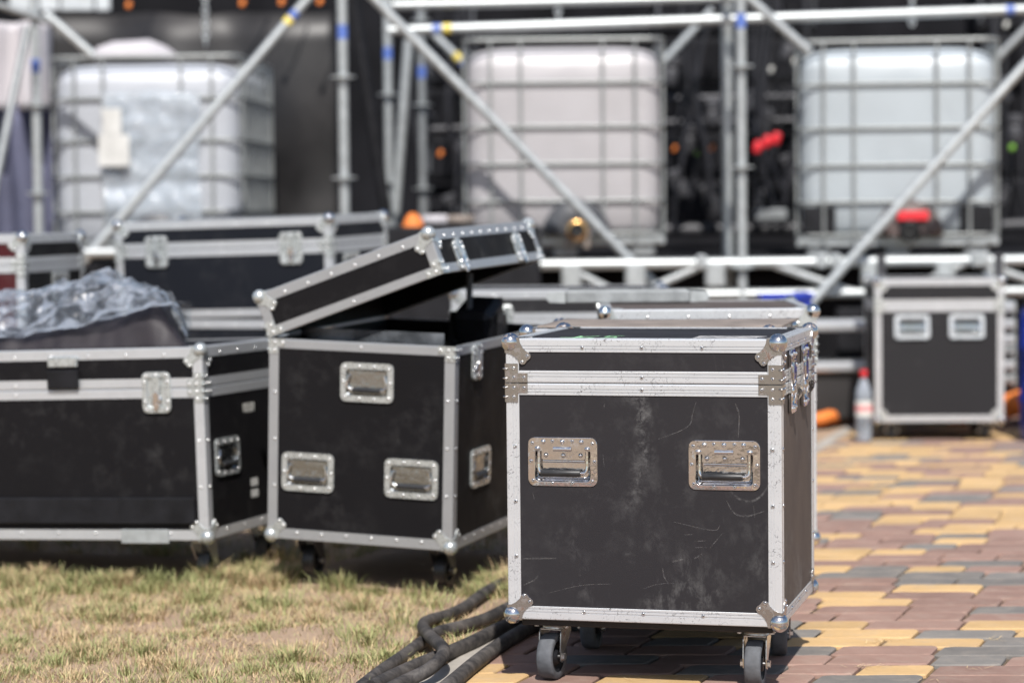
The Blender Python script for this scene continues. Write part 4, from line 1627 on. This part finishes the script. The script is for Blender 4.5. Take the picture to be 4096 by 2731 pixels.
# film and label on the left tank, sack on top
o = sheet('plastic_sheet', 'film_thick', T1, -.22, .30, 0, 1, 26, 40, lambda x, y, s, t_: (x + .01 * math.sin(t_ * 9), -.635 - .02 * abs(mnoise.noise((x * 9, t_ * 6, 2))) - .018 * max(0, math.sin((t_ - .72) * 11)) * (t_ > .7), .93 - .70 * t_ + .012 * mnoise.noise((x * 8, t_ * 7, 3))))
tag(o, 'cloudy plastic sheet hanging on the cage of the left tank', 'plastic sheet')
m = MB()
m.box((-.150, -.685, .62), (.165, .006, .165), None, .002)
m.box((-.160, -.685, .7735), (.105, .006, .14), None, .002)
tag(m.build('paper_label', 'ptape', None, T1), 'white stepped paper label on the plastic sheet of the left tank', 'label')
m = MB()
prof = [(.00001, .11), (.10, .105), (.19, .075), (.235, .035), (.24, .012), (.20, 0), (.00001, 0)]
m.lathe(prof, 28, Matrix.Diagonal((1, .8, 1, 1)))
m.v = [(x * (1 + .07 * mnoise.noise((x * 9, y * 9, z * 9))), y, z * (1 + .2 * mnoise.noise((x * 6, y * 6, 3)))) for x, y, z in m.v]
tag(m.build('white_sack', 'white_cloth', None, T1 @ TR(-.13, -.25, 1.121)), 'white sack lying on top of the left tank', 'sack')

# ------------------------------------------------------------------ scaffold
SCG = 'galvanised scaffold tubes of the stage'


def post(x, y, z1, label, z0=0.0, ros=(), band=None, r=.0242, mat='galv'):
    t = thing('scaffold_post', label, 'scaffold post', TR(x, y, 0), SCG)
    m = MB()
    m.tube([(0, 0, z0), (0, 0, z1)], r, 14)
    m.build('tube', mat, t)
    m = MB()
    m.box((0, 0, z0 + .004), (.15, .15, .008), None, .002)
    m.build('base_plate', 'galv_dull', t)
    for z in ros:
        m = MB()
        m.lathe([(r, -.005), (.061, -.005), (.061, .005), (r, .005)], 18, TR(0, 0, z), smooth=False)
        m.build('rosette', 'galv', t)
    if band:
        m = MB()
        m.lathe([(r + .0008, -.035), (r + .0008, .035)], 16, TR(0, 0, band))
        m.build('tape_band', 'blue_tape', t)
    return t


def tubebar(name, label, a, b, r=.0242, mat='galv', cat='scaffold tube', bands=(), heads=False):
    a, b = Vector(a), Vector(b)
    d = (b - a).normalized()
    side = d.cross(Vector((0, 1, 0))).normalized()
    M = frame(a, side, d.cross(side), d)
    t = thing(name, label, cat, M, SCG)
    L = (b - a).length
    m = MB()
    m.tube([(0, 0, 0), (0, 0, L)], r, 14)
    m.build('tube', mat, t)
    for f, c in bands:
        m = MB()
        m.lathe([(r + .0009, -.022), (r + .0009, .022)], 16, TR(0, 0, L * f))
        m.build('tape_band', c, t)
    if heads:
        for z in (0, L):
            m = MB()
            m.box((0, 0, z), (.05, .04, .09), None, .008)
            m.build('end_head', 'galv_dull', t)
    return t


ZR = [.33 + .5 * k for k in range(6)]
p = at(1372, 309, 12.1)
ros = [p.z - .5 * k for k in range(-1, 4)]
post(p.x, 12.1, 3.4, 'scaffold post with blue tape, left of the middle tank and standing in front', ros=ros, band=at(1372, 130, 12.1).z)
p = at(2964, 266, 12.1)
post(p.x, 12.1, 3.4, 'scaffold post with blue tape between the middle and right tanks', ros=[p.z - .5 * k for k in range(-1, 4)], band=at(2958, 85, 12.1).z)
p = at(2908, 500, 12.75)
post(p.x, 12.75, 3.4, 'thicker scaffold post just behind the one between the tanks', r=.029)
p = at(1553, 379, 13.9)
post(p.x, 13.9, 3.4, 'rear scaffold post with blue tape beside the leaning tube', ros=[p.z - .5 * k for k in range(-1, 4)], band=at(1545, 215, 13.9).z)
p = at(1688, 421, 14.6)
post(p.x, 14.6, 3.4, 'furthest scaffold post just left of the middle tank', ros=[p.z - .5 * k for k in range(-1, 4)], band=at(1685, 290, 14.6).z, mat='galv_dull')
p = at(175, 428, 12.9)
post(p.x, 12.7, 3.4, 'scaffold post with bright blue tape at the far left', ros=[p.z - .46 * k for k in range(-1, 4)], band=at(160, 265, 12.7).z)

tubebar('diagonal_brace', 'long diagonal tube crossing in front of the left tank', at(330, 1050, 12.3), at(1262, -40, 12.55), bands=((.885, 'yellow_tape'), (.905, 'blue_tape')))
tubebar('diagonal_brace', 'long diagonal tube crossing in front of the middle tank', at(2640, 1160, 12.17), at(1450, -52, 12.17))
tubebar('diagonal_brace', 'long diagonal tube crossing in front of the right tank', at(3215, 1245, 12.0), at(4200, 150, 12.06))
tubebar('leaning_tube', 'leaning tube that meets the rear post behind the open lid', at(1574, 960, 13.6), at(1634, 160, 13.6), .027)
tubebar('short_brace', 'short brace with yellow tape at the upper left of the middle tank', at(1720, 125, 13.9), at(1900, 300, 13.9), bands=((.6, 'yellow_tape'), (.75, 'blue_tape')))
tubebar('short_brace', 'short brace rising from the upper right corner of the middle tank', at(2600, 305, 14.3), at(2850, 40, 14.3))
tubebar('short_brace', 'short brace running down to the upper left corner of the right tank', at(2990, -10, 12.3), at(3240, 210, 12.3))
tubebar('short_brace', 'short brace at the upper right corner of the right tank', at(3940, 285, 14.0), at(4160, 60, 14.0), mat='galv_dull')
tubebar('short_brace', 'short brace above the left tank at the dark sheet', at(180, 55, 12.6), at(372, 222, 12.6), heads=False, mat='galv')
tubebar('thin_brace', 'thin dark tube slanting down at the top left corner', at(-40, 10, 12.4), at(190, 88, 12.5), .018, 'galv_dull')
tubebar('leaning_tube', 'leaning tube at the left edge before the white cloth', at(-185, 1540, 11.95), at(110, 110, 12.5), .021, 'galv_dull')
tubebar('leaning_tube', 'dark leaning tube next to the front post left of the middle tank', at(1550, 880, 13.2), at(1410, -20, 13.2), .032, 'black_plastic')
tubebar('ledger', 'upper horizontal tube cut by the top of the picture', at(1570, 23, 12.65), at(3000, -10, 12.65))
tubebar('ledger', 'horizontal tube running above the middle and right tanks', at(1555, 124, 12.6), at(4300, 33, 12.6), .0255, bands=((.07, 'blue_tape'), (.085, 'yellow_tape'), (.905, 'blue_tape')))
tubebar('ledger', 'horizontal tube behind the flight cases below the left tank', at(300, 1012, 12.2), at(1900, 985, 12.2))
for x, y0, y1, Y, lab in ((820, 0, 210, 13.6, 'thin hanging chain above the left tank'), (2232, 0, 135, 13.0, 'thin hanging chain above the middle tank'), (3648, -10, 135, 13.0, 'thin hanging chain above the right tank')):
    a, b = at(x, y0 - 30, Y), at(x, y1, Y)
    n = int((a.z - b.z) / .034)
    m = MB()
    for k in range(n):
        c = Vector((a.x, Y, a.z - .034 * k))
        ax_ = Vector((1, 0, 0)) if k % 2 else Vector((0, 1, 0))
        m.tube([c + ax_ * (math.cos(q) * .013) + Vector((0, 0, math.sin(q) * .023)) for q in [i * math.pi / 4 for i in range(8)]], .0058, 6, 0, True)
    tag(m.build('hanging_chain', 'galv'), lab, 'chain', 'hoist chains')

# lattice girder the tanks stand on
gir = thing('lattice_girder', 'low lattice girder of welded tubes below the tanks', 'girder', None, SCG)
zc, zl_ = at(3500, 1046, 12.1).z, at(3400, 1172, 12.1).z


def gbar(a, b, name, r=.024):
    m = MB()
    m.tube([a, b], r, 12)
    m.build(name, 'galv', gir)


gbar((-.2, 12.1, zc), (3.3, 12.1, zc), 'chord', .026)
gbar((-.2, 12.1, zl_), (3.3, 12.1, zl_), 'chord')
for x0, x1 in ((.62, .98), (1.72, 1.28), (1.95, 2.3), (2.75, 2.3), (.55, .25)):
    gbar((x0, 12.1, zl_ if x0 < 1 or x0 == 1.95 else zl_), (x1, 12.1, zc), 'strut', .019)
bm = MB()
bm.box((0, 0, 0), (.10, .06, .12), None, .01)
bme = bm.mesh('bracket', 'galv')
for x in (.30, .62, 1.80, 2.17, 2.42, 1.02):
    link('bracket', bme, gir, TR(x, 12.1, (zc + zl_) / 2 + .02))
for x in (.95, 1.55, 1.62, 2.32, 2.36):
    m = MB()
    m.box((x, 12.09, zc + .005), (.055, .075, .075), None, .012)
    m.build('coupler', 'galv', gir)

# stage deck with a black sheet for the shade below it, black backcloth
m = MB()
m.box((0, 14.9, ZT - .03), (9, 4.9, .04), None, .004)
tag(m.build('stage_deck', 'black_cloth'), 'dark stage platform that carries the caged tanks', 'platform')


def drape(name, label, mat, x0, x1, Y, z0, z1, fold, freq, cat='curtain', thick=.01, sag=0):
    m = MB()
    n, k = int((x1 - x0) * 26), 10
    vs, fs = [], []
    for j in range(k + 1):
        for i in range(n + 1):
            x = x0 + (x1 - x0) * i / n
            z = z0 + (z1 - z0) * j / k
            w = fold * (math.sin(x * freq + 1.3 * mnoise.noise((x * 2, z, 1))) + .6 * mnoise.noise((x * freq * .4, z * 1.2, 4)))
            vs.append((x + .05 * mnoise.noise((z * 2, x, 3)), Y + w, z + sag * mnoise.noise((x * 2.5, 0, 8)) * (j / k)))
    for j in range(k):
        for i in range(n):
            a = j * (n + 1) + i
            fs.append((a, a + 1, a + n + 2, a + n + 1))
    m.add(vs, fs, 0, True)
    o = m.build(name, mat)
    so = o.modifiers.new('thickness', 'SOLIDIFY')
    so.thickness = thick
    return tag(o, label, cat)


drape('deck_shade_sheet', 'black sheet standing for the shade below the stage platform', 'black_cloth', -4, 4.2, 12.72, .0, ZT - .06, .03, 17)  # added black sheet, stands for the shaded space under the deck
drape('backcloth', 'black backcloth hanging far behind the tanks', 'black_cloth', -6.5, 6.5, 17.6, .0, 5.2, .10, 5)
t0, t1 = at(175, 62, 14.5), at(1330, 55, 14.5)
drape('dark_tarpaulin', 'charcoal tarpaulin hanging behind the left tank', 'tarp', t0.x, t1.x, 14.5, .6, t0.z, .12, 4.3, 'tarpaulin', .006, .03)
c0, c1 = at(-60, 90, 13.4), at(135, 440, 13.4)
drape('white_cloth', 'bunched white cloth at the upper left edge', 'white_cloth', c0.x, c1.x + .08, 13.4, c1.z, c0.z, .09, 34, 'cloth', .006)
c0, c1 = at(-60, 420, 13.55), at(225, 1000, 13.55)
drape('slate_cloth', 'slate blue cloth hanging below the white one at the left edge', 'blue_cloth', c0.x, c1.x, 13.55, c1.z - .3, c0.z, .09, 26, 'cloth', .006)
# pale boards above the tarpaulin
for k, (xa, xb, lab) in enumerate(((40, 150, 'first pale board above the tarpaulin from the left'), (160, 235, 'second pale board above the tarpaulin from the left'), (245, 375, 'third and widest pale board above the tarpaulin'), (385, 440, 'fourth and narrowest pale board above the tarpaulin'))):
    a, b = at(xa, 46, 15.0), at(xb, -60, 15.0)
    m = MB()
    m.box(((a.x + b.x) / 2, 15.0, (a.z + b.z) / 2), (b.x - a.x, .04, b.z - a.z), None, .006)
    tag(m.build('pale_board', 'board_white'), lab, 'board', 'pale boards over the tarpaulin')

# black loudspeaker cabinets and racks in the dark behind the tanks
SPK = 'black loudspeaker cabinets in the dark behind the tanks'


def cabinet(x, Y, z, w, h, d, label):
    t = thing('loudspeaker', label, 'loudspeaker', TR(x, Y, z), SPK)
    m = MB()
    m.box((0, d / 2, h / 2), (w, d, h), None, .012)
    m.build('cabinet', 'black_plastic', t)
    m = MB()
    m.box((0, -.006, h / 2), (w - .08, .012, h - .06), None, .004)
    m.build('grille', 'black_cloth', t)
    for sx in (-1, 1):
        m = MB()
        m.box((sx * (w / 2 - .018), -.008, h / 2), (.02, .02, h * .6), None, .006)
        m.build('side_grip', 'galv_dull' if False else 'rubber', t)


z0 = at(2800, 905, 15.2).z
names = ['lowest', 'second', 'third', 'fourth', 'top']
for ci, (pxx, nm) in enumerate(((2790, 'behind the double posts'), (3110, 'left of the right tank'), (1800, 'left of the middle tank'), (4080, 'at the right edge'))):
    x = at(pxx, 500, 15.2).x
    for k in range(5):
        cabinet(x + .02 * (k % 2), 15.2 + .05 * ((k + ci) % 3), z0 + .30 * k, .52 if ci != 2 else .34, .275, .4, f'{names[k]} black loudspeaker of the stack {nm}')

# coloured plugs and lamps hanging in the dark
CON = 'small coloured plugs hanging in the dark behind the tanks'


def plug(px_, py_, Y, mat, label, r=.022, L=.06, ang=20):
    p = at(px_, py_, Y)
    t = thing('cable_plug', label, 'plug', TR(*p) @ Matrix.Rotation(R(ang), 4, 'Y'), CON)
    m = MB()
    m.lathe([(.00001, -L / 2), (r * .8, -L / 2), (r, -L / 3), (r, L / 3), (r * .7, L / 2), (.00001, L / 2)], 14)
    m.build('shell', mat, t)
    m = MB()
    m.tube([(0, 0, L / 2), (.004, 0, L / 2 + .12), (-.004, 0, L / 2 + .4)], .006, 6)
    m.build('cord', 'rubber_blk', t)


for q in ((1762, 615, 'orange', 'orange plug left of the middle tank', .026), (1832, 640, 'lime', 'green plug left of the middle tank', .026), (2697, 595, 'orange', 'orange plug right of the middle tank', .024), (2790, 620, 'lime', 'green plug right of the middle tank', .026),
          (2847, 592, 'orange', 'orange plug beside the thick post', .026), (4048, 592, 'lime', 'green plug at the right edge', .028), (3083, 280, 'paper', 'cream lamp bulb hanging left of the right tank', .026), (3178, 247, 'paper', 'cream lamp bulb touching the right tank', .028),
          (4025, 100, 'paper', 'cream lamp bulb above the right edge', .024), (515, 22, 'orange', 'orange lamp over the tarpaulin, leftmost', .03), (970, 14, 'orange', 'orange lamp over the tarpaulin, second from the left', .03), (1127, 10, 'orange', 'orange lamp over the tarpaulin beside the diagonal tube', .03), (1280, 8, 'orange', 'orange lamp over the tarpaulin, rightmost', .03)):
    plug(q[0], q[1], 14.9 if q[1] > 60 or q[0] > 2000 else 14.2, q[2], q[3], q[4] * .55, .04)
for k, (x, y) in enumerate(((3030, 590), (3068, 568), (3105, 556))):
    plug(x, y, 14.2, 'red', ['lowest of the three big red plugs', 'middle one of the three big red plugs', 'highest of the three big red plugs'][k], .026, .075, 15)

# hanging cables, a truss and rails in the dark behind the tanks
hr = random.Random(4)
HC_ = 'black cables hanging in the dark behind the tanks'
k = 0
for lo, hi, cnt, nm in ((1700, 1880, 5, 'left of the middle tank'), (2660, 2900, 6, 'right of the middle tank'), (2990, 3200, 6, 'left of the right tank'), (3985, 4090, 4, 'at the right edge')):
    for q in range(cnt):
        xx = lo + (hi - lo) * (q + .5) / cnt
        Y = hr.uniform(14.5, 15.0)
        a, b = at(xx + hr.uniform(-40, 40), -60, Y), at(xx + hr.uniform(-60, 60), hr.uniform(650, 960), Y)
        mid = (a + b) / 2 + Vector((hr.uniform(-.12, .12), 0, 0))
        m = MB()
        m.tube(smoothpath([a, a * .7 + mid * .3, mid, mid * .4 + b * .6 + Vector((hr.uniform(-.05, .05), 0, 0)), b], 4), hr.uniform(.008, .02), 8)
        tag(m.build('hanging_cable', 'dark_sheath'), ['first', 'second', 'third', 'fourth', 'fifth', 'sixth'][q] + ' black cable from the left hanging ' + nm, 'cable', HC_)
for k, (xa, xb, yy, lab) in enumerate(((1690, 1890, 520, 'grey rail in the dark left of the middle tank'), (2650, 3200, 395, 'upper grey rail in the dark between the middle and right tanks'), (2650, 3200, 490, 'lower grey rail in the dark between the middle and right tanks'), (2650, 3200, 920, 'thick grey rail at platform height between the middle and right tanks'), (3980, 4140, 905, 'grey rail at platform height at the right edge'))):
    a, b = at(xa, yy, 14.85), at(xb, yy - 8, 14.85)
    m = MB()
    m.tube([a, b], .022 if yy < 900 else .04, 10)
    tag(m.build('rail', 'dark_steel'), lab, 'rail', 'dark rails behind the tanks')
fm_ = MB()
fm_.box((0, 0, 0), (.07, .05, .05), None, .012)
fm_.lathe([(.03, 0), (.034, .02), (.034, .06), (.028, .075), (.00001, .078)], 14, TR(0, 0, -.10))
fme_ = fm_.mesh('hanging_fitting', 'dark_steel')
spots = ((1705, 470), (1860, 545), (2690, 250), (2760, 520), (2850, 420), (3010, 380), (3060, 455), (3150, 640), (3170, 160), (2700, 700), (2830, 760), (3040, 770), (4000, 330), (4060, 480), (4020, 760), (1800, 800))
for k, (xx, yy) in enumerate(spots):
    pp = at(xx, yy, 14.7)
    o = link('hanging_fitting', fme_, None, TR(*pp) @ Matrix.Rotation(hr.uniform(-.4, .4), 4, 'Y') @ Matrix.Scale(hr.uniform(.8, 1.5), 4))
    side_ = 'left of the middle tank' if xx < 1900 else 'between the middle and right tanks' if xx < 3300 else 'right of the right tank'
    tag(o, 'small dark lamp fitting hanging in the dark ' + side_, 'fitting', 'dark lamp fittings ' + side_)
# pale case on the platform between posts and right tank, vest and sign behind the open lid
p = at(3080, 860, 14.6)
m = MB()
m.box((p.x, p.y, p.z), (.19, .2, .07), None, .01)
m.box((p.x, p.y - .003, p.z - .05), (.23, .22, .03), None, .006, 1)
tag(m.build('grey_box', ['galv_dull', 'black_plastic']), 'flat pale grey box left of the right tank on the platform', 'box')
p = at(1655, 945, 11.75)
m = MB()
m.ball((0, 0, 0), .10, 22, 14, None, 0, (.62, .6, 1.12))
m.ball((.06, -.02, -.09), .07, 16, 10, None, 0, (1.1, .7, .5))
m.v = [(x + .012 * mnoise.noise((x * 14, y * 14, z * 14)), y, z + .02 * mnoise.noise((x * 12, y * 9, z * 12))) for x, y, z in m.v]
tag(m.build('orange_bundle', 'orange', None, TR(p.x, p.y, p.z)), 'bright orange bundle of cloth behind the open lid', 'bundle')
p = at(1790, 880, 11.9)
t = thing('wrapped_roll', 'white and brown wrapped roll lying behind the open lid', 'roll', TR(p.x, p.y, p.z) @ Matrix.Rotation(R(90), 4, 'Y'))
m = MB()
m.lathe([(.00001, -.12), (.026, -.12), (.026, .0), (.00001, .0)], 16)
m.build('wrapper', 'white_cloth', t)
m = MB()
m.lathe([(.00001, .0), (.024, .002), (.024, .13), (.00001, .13)], 16)
m.build('core', 'wood', t)
m = MB()
zc_ = p.z - .03
m.box((p.x, p.y - .13, zc_ / 2), (.9, .8, zc_), None, .01)
tag(m.build('dark_crate', 'black_plastic'), 'black crate behind the open lid that carries the orange bundle', 'crate')

# ------------------------------------------------------------------ things behind the sharp case at the right
PL = 'aluminium planks stacked behind the far case'
for k, (yy, mat) in enumerate(((1236, 'galv'), (1306, 'galv'), (1365, 'galv'), (1408, 'galv_dull'), (1470, 'galv'), (1525, 'galv_dull'))):
    a = at(3230 if k in (1, 4) else 3520, yy, 11.55)
    b = at(4058, yy, 11.55)
    t = thing('aluminium_plank', ['topmost aluminium plank behind the far case', 'second aluminium plank from the top, sticking out at the left of the far case', 'third aluminium plank from the top behind the far case', 'dull fourth aluminium plank from the top', 'fifth aluminium plank from the top, sticking out at the left of the far case', 'lowest dull aluminium plank behind the far case'][k], 'plank', TR(0, 11.55, a.z), PL)
    m = MB()
    m.box(((a.x + b.x) / 2, .14, 0), (b.x - a.x, .28, .046), None, .01)
    m.build('deck', 'alu' if mat == 'galv' else mat, t)
    for xx in (a.x, b.x):
        m = MB()
        m.box((xx, .14, 0), (.02, .26, .06), None, .006)
        m.build('end_hook', 'galv', t)
m = MB()
a = at(3690, 1480, 11.95)
m.box((a.x, 11.98, (a.z + .31) / 2), (.85, .05, a.z + .31), None, .01)
rk = thing('plank_rack', 'dark steel rack that carries the stacked aluminium planks', 'rack', TR(0, 11.60, 0))
for xx in (at(3560, 1400, 11.6).x, at(4040, 1400, 11.6).x):
    mm = MB()
    mm.box((xx, .27, .41), (.04, .04, .82), None, .004)
    mm.build('upright', 'dark_steel', rk)
    for yy in (1236, 1306, 1365, 1408, 1470, 1525):
        mm = MB()
        mm.box((xx, .12, at(3800, yy, 11.55).z - .032), (.03, .27, .014), None, .002)
        mm.build('arm', 'dark_steel', rk)
tag(m.build('dark_board', 'black_plastic'), 'black board standing behind the stacked planks', 'board')

# blue barrel
p = gnd(4185, 1760)
t = thing('blue_barrel', 'blue plastic barrel cut by the right edge of the picture', 'barrel', TR(p.x + .10, p.y, 0))
m = MB()
m.lathe([(.00001, 0), (.20, 0), (.215, .03), (.215, .16), (.225, .18), (.215, .20), (.215, .40), (.225, .42), (.215, .44), (.212, .58), (.19, .62), (.00001, .62)], 32)
m.build('drum', 'blue', t)
m = MB()
m.lathe([(.20, .615), (.212, .62), (.212, .645), (.20, .65), (.00001, .645)], 32)
m.build('rim', 'black_plastic', t)
for k, (x, y, Y, w, lab) in enumerate(((3120, 1185, 10.4, .17, 'blue crate seen over the third case'), (3215, 1180, 10.6, .05, 'narrow blue crate beside the diagonal tube'))):
    p = at(x, y, Y)
    m = MB()
    m.box((p.x, p.y, p.z / 2), (w, .2, p.z - .002), None, .012)
    m.box((p.x, p.y, p.z + .0), (w + .02, .22, .025), None, .006)
    tag(m.build('blue_crate', 'blue'), lab, 'crate', 'blue crates behind the third case')

# bottle
p = gnd(3455, 1765)
t = thing('water_bottle', 'clear plastic bottle with a red cap standing on the paving', 'bottle', TR(p.x, p.y, 0))
m = MB()
m.lathe([(.00001, .004), (.030, 0), (.037, .008), (.037, .06), (.034, .075), (.037, .09), (.0385, .20), (.0385, .215), (.034, .235), (.018, .275), (.0135, .285), (.0135, .295)], 22)
m.build('bottle', 'bottle', t)
m = MB()
m.lathe([(.00001, .322), (.0155, .322), (.0165, .318), (.0165, .292), (.0135, .290)], 18)
m.build('cap', 'red', t)
m = MB()
m.lathe([(.0392, .115), (.0392, .185)], 22)
m.lathe([(.0396, .138), (.0396, .165)], 22, None, 1)
MT['label_red'] = simple('faded_red_print', (0.72, 0.30, 0.30), 0.6)
m.build('label', ['paper', 'label_red'], t)

# orange hoses on the ground
def hose(label, pts, r):
    m = MB()
    m.tube(smoothpath(pts, 6), r, 10)
    tag(m.build('orange_hose', 'orange'), label, 'hose', 'orange hoses lying under the stage')


a, b = gnd(3240, 1712), gnd(3420, 1700)
hose('orange hose on the ground left of the bottle', [(a.x - .3, a.y + .1, .04), (a.x, a.y, .04), ((a.x + b.x) / 2, a.y + .05, .055), (b.x, b.y + .1, .04), (b.x + .3, b.y + .3, .04)], .032)
a, b = gnd(4010, 1715), gnd(4110, 1690)
hose('orange hose bundle at the right edge behind the far case', [(a.x - .2, a.y + .25, .05), (a.x, a.y + .1, .09), ((a.x + b.x) / 2, a.y + .06, .12), (b.x, b.y + .1, .09), (b.x + .3, b.y + .3, .05)], .06)
p = gnd(3330, 1740)
m = MB()
m.box((p.x, p.y + .55, .16), (.5, .3, .26), None, .02)  # plain dark block low down, left of the far case
tag(m.build('dark_block', 'tarp'), 'dark block on the ground under the planks left of the far case', 'bundle')
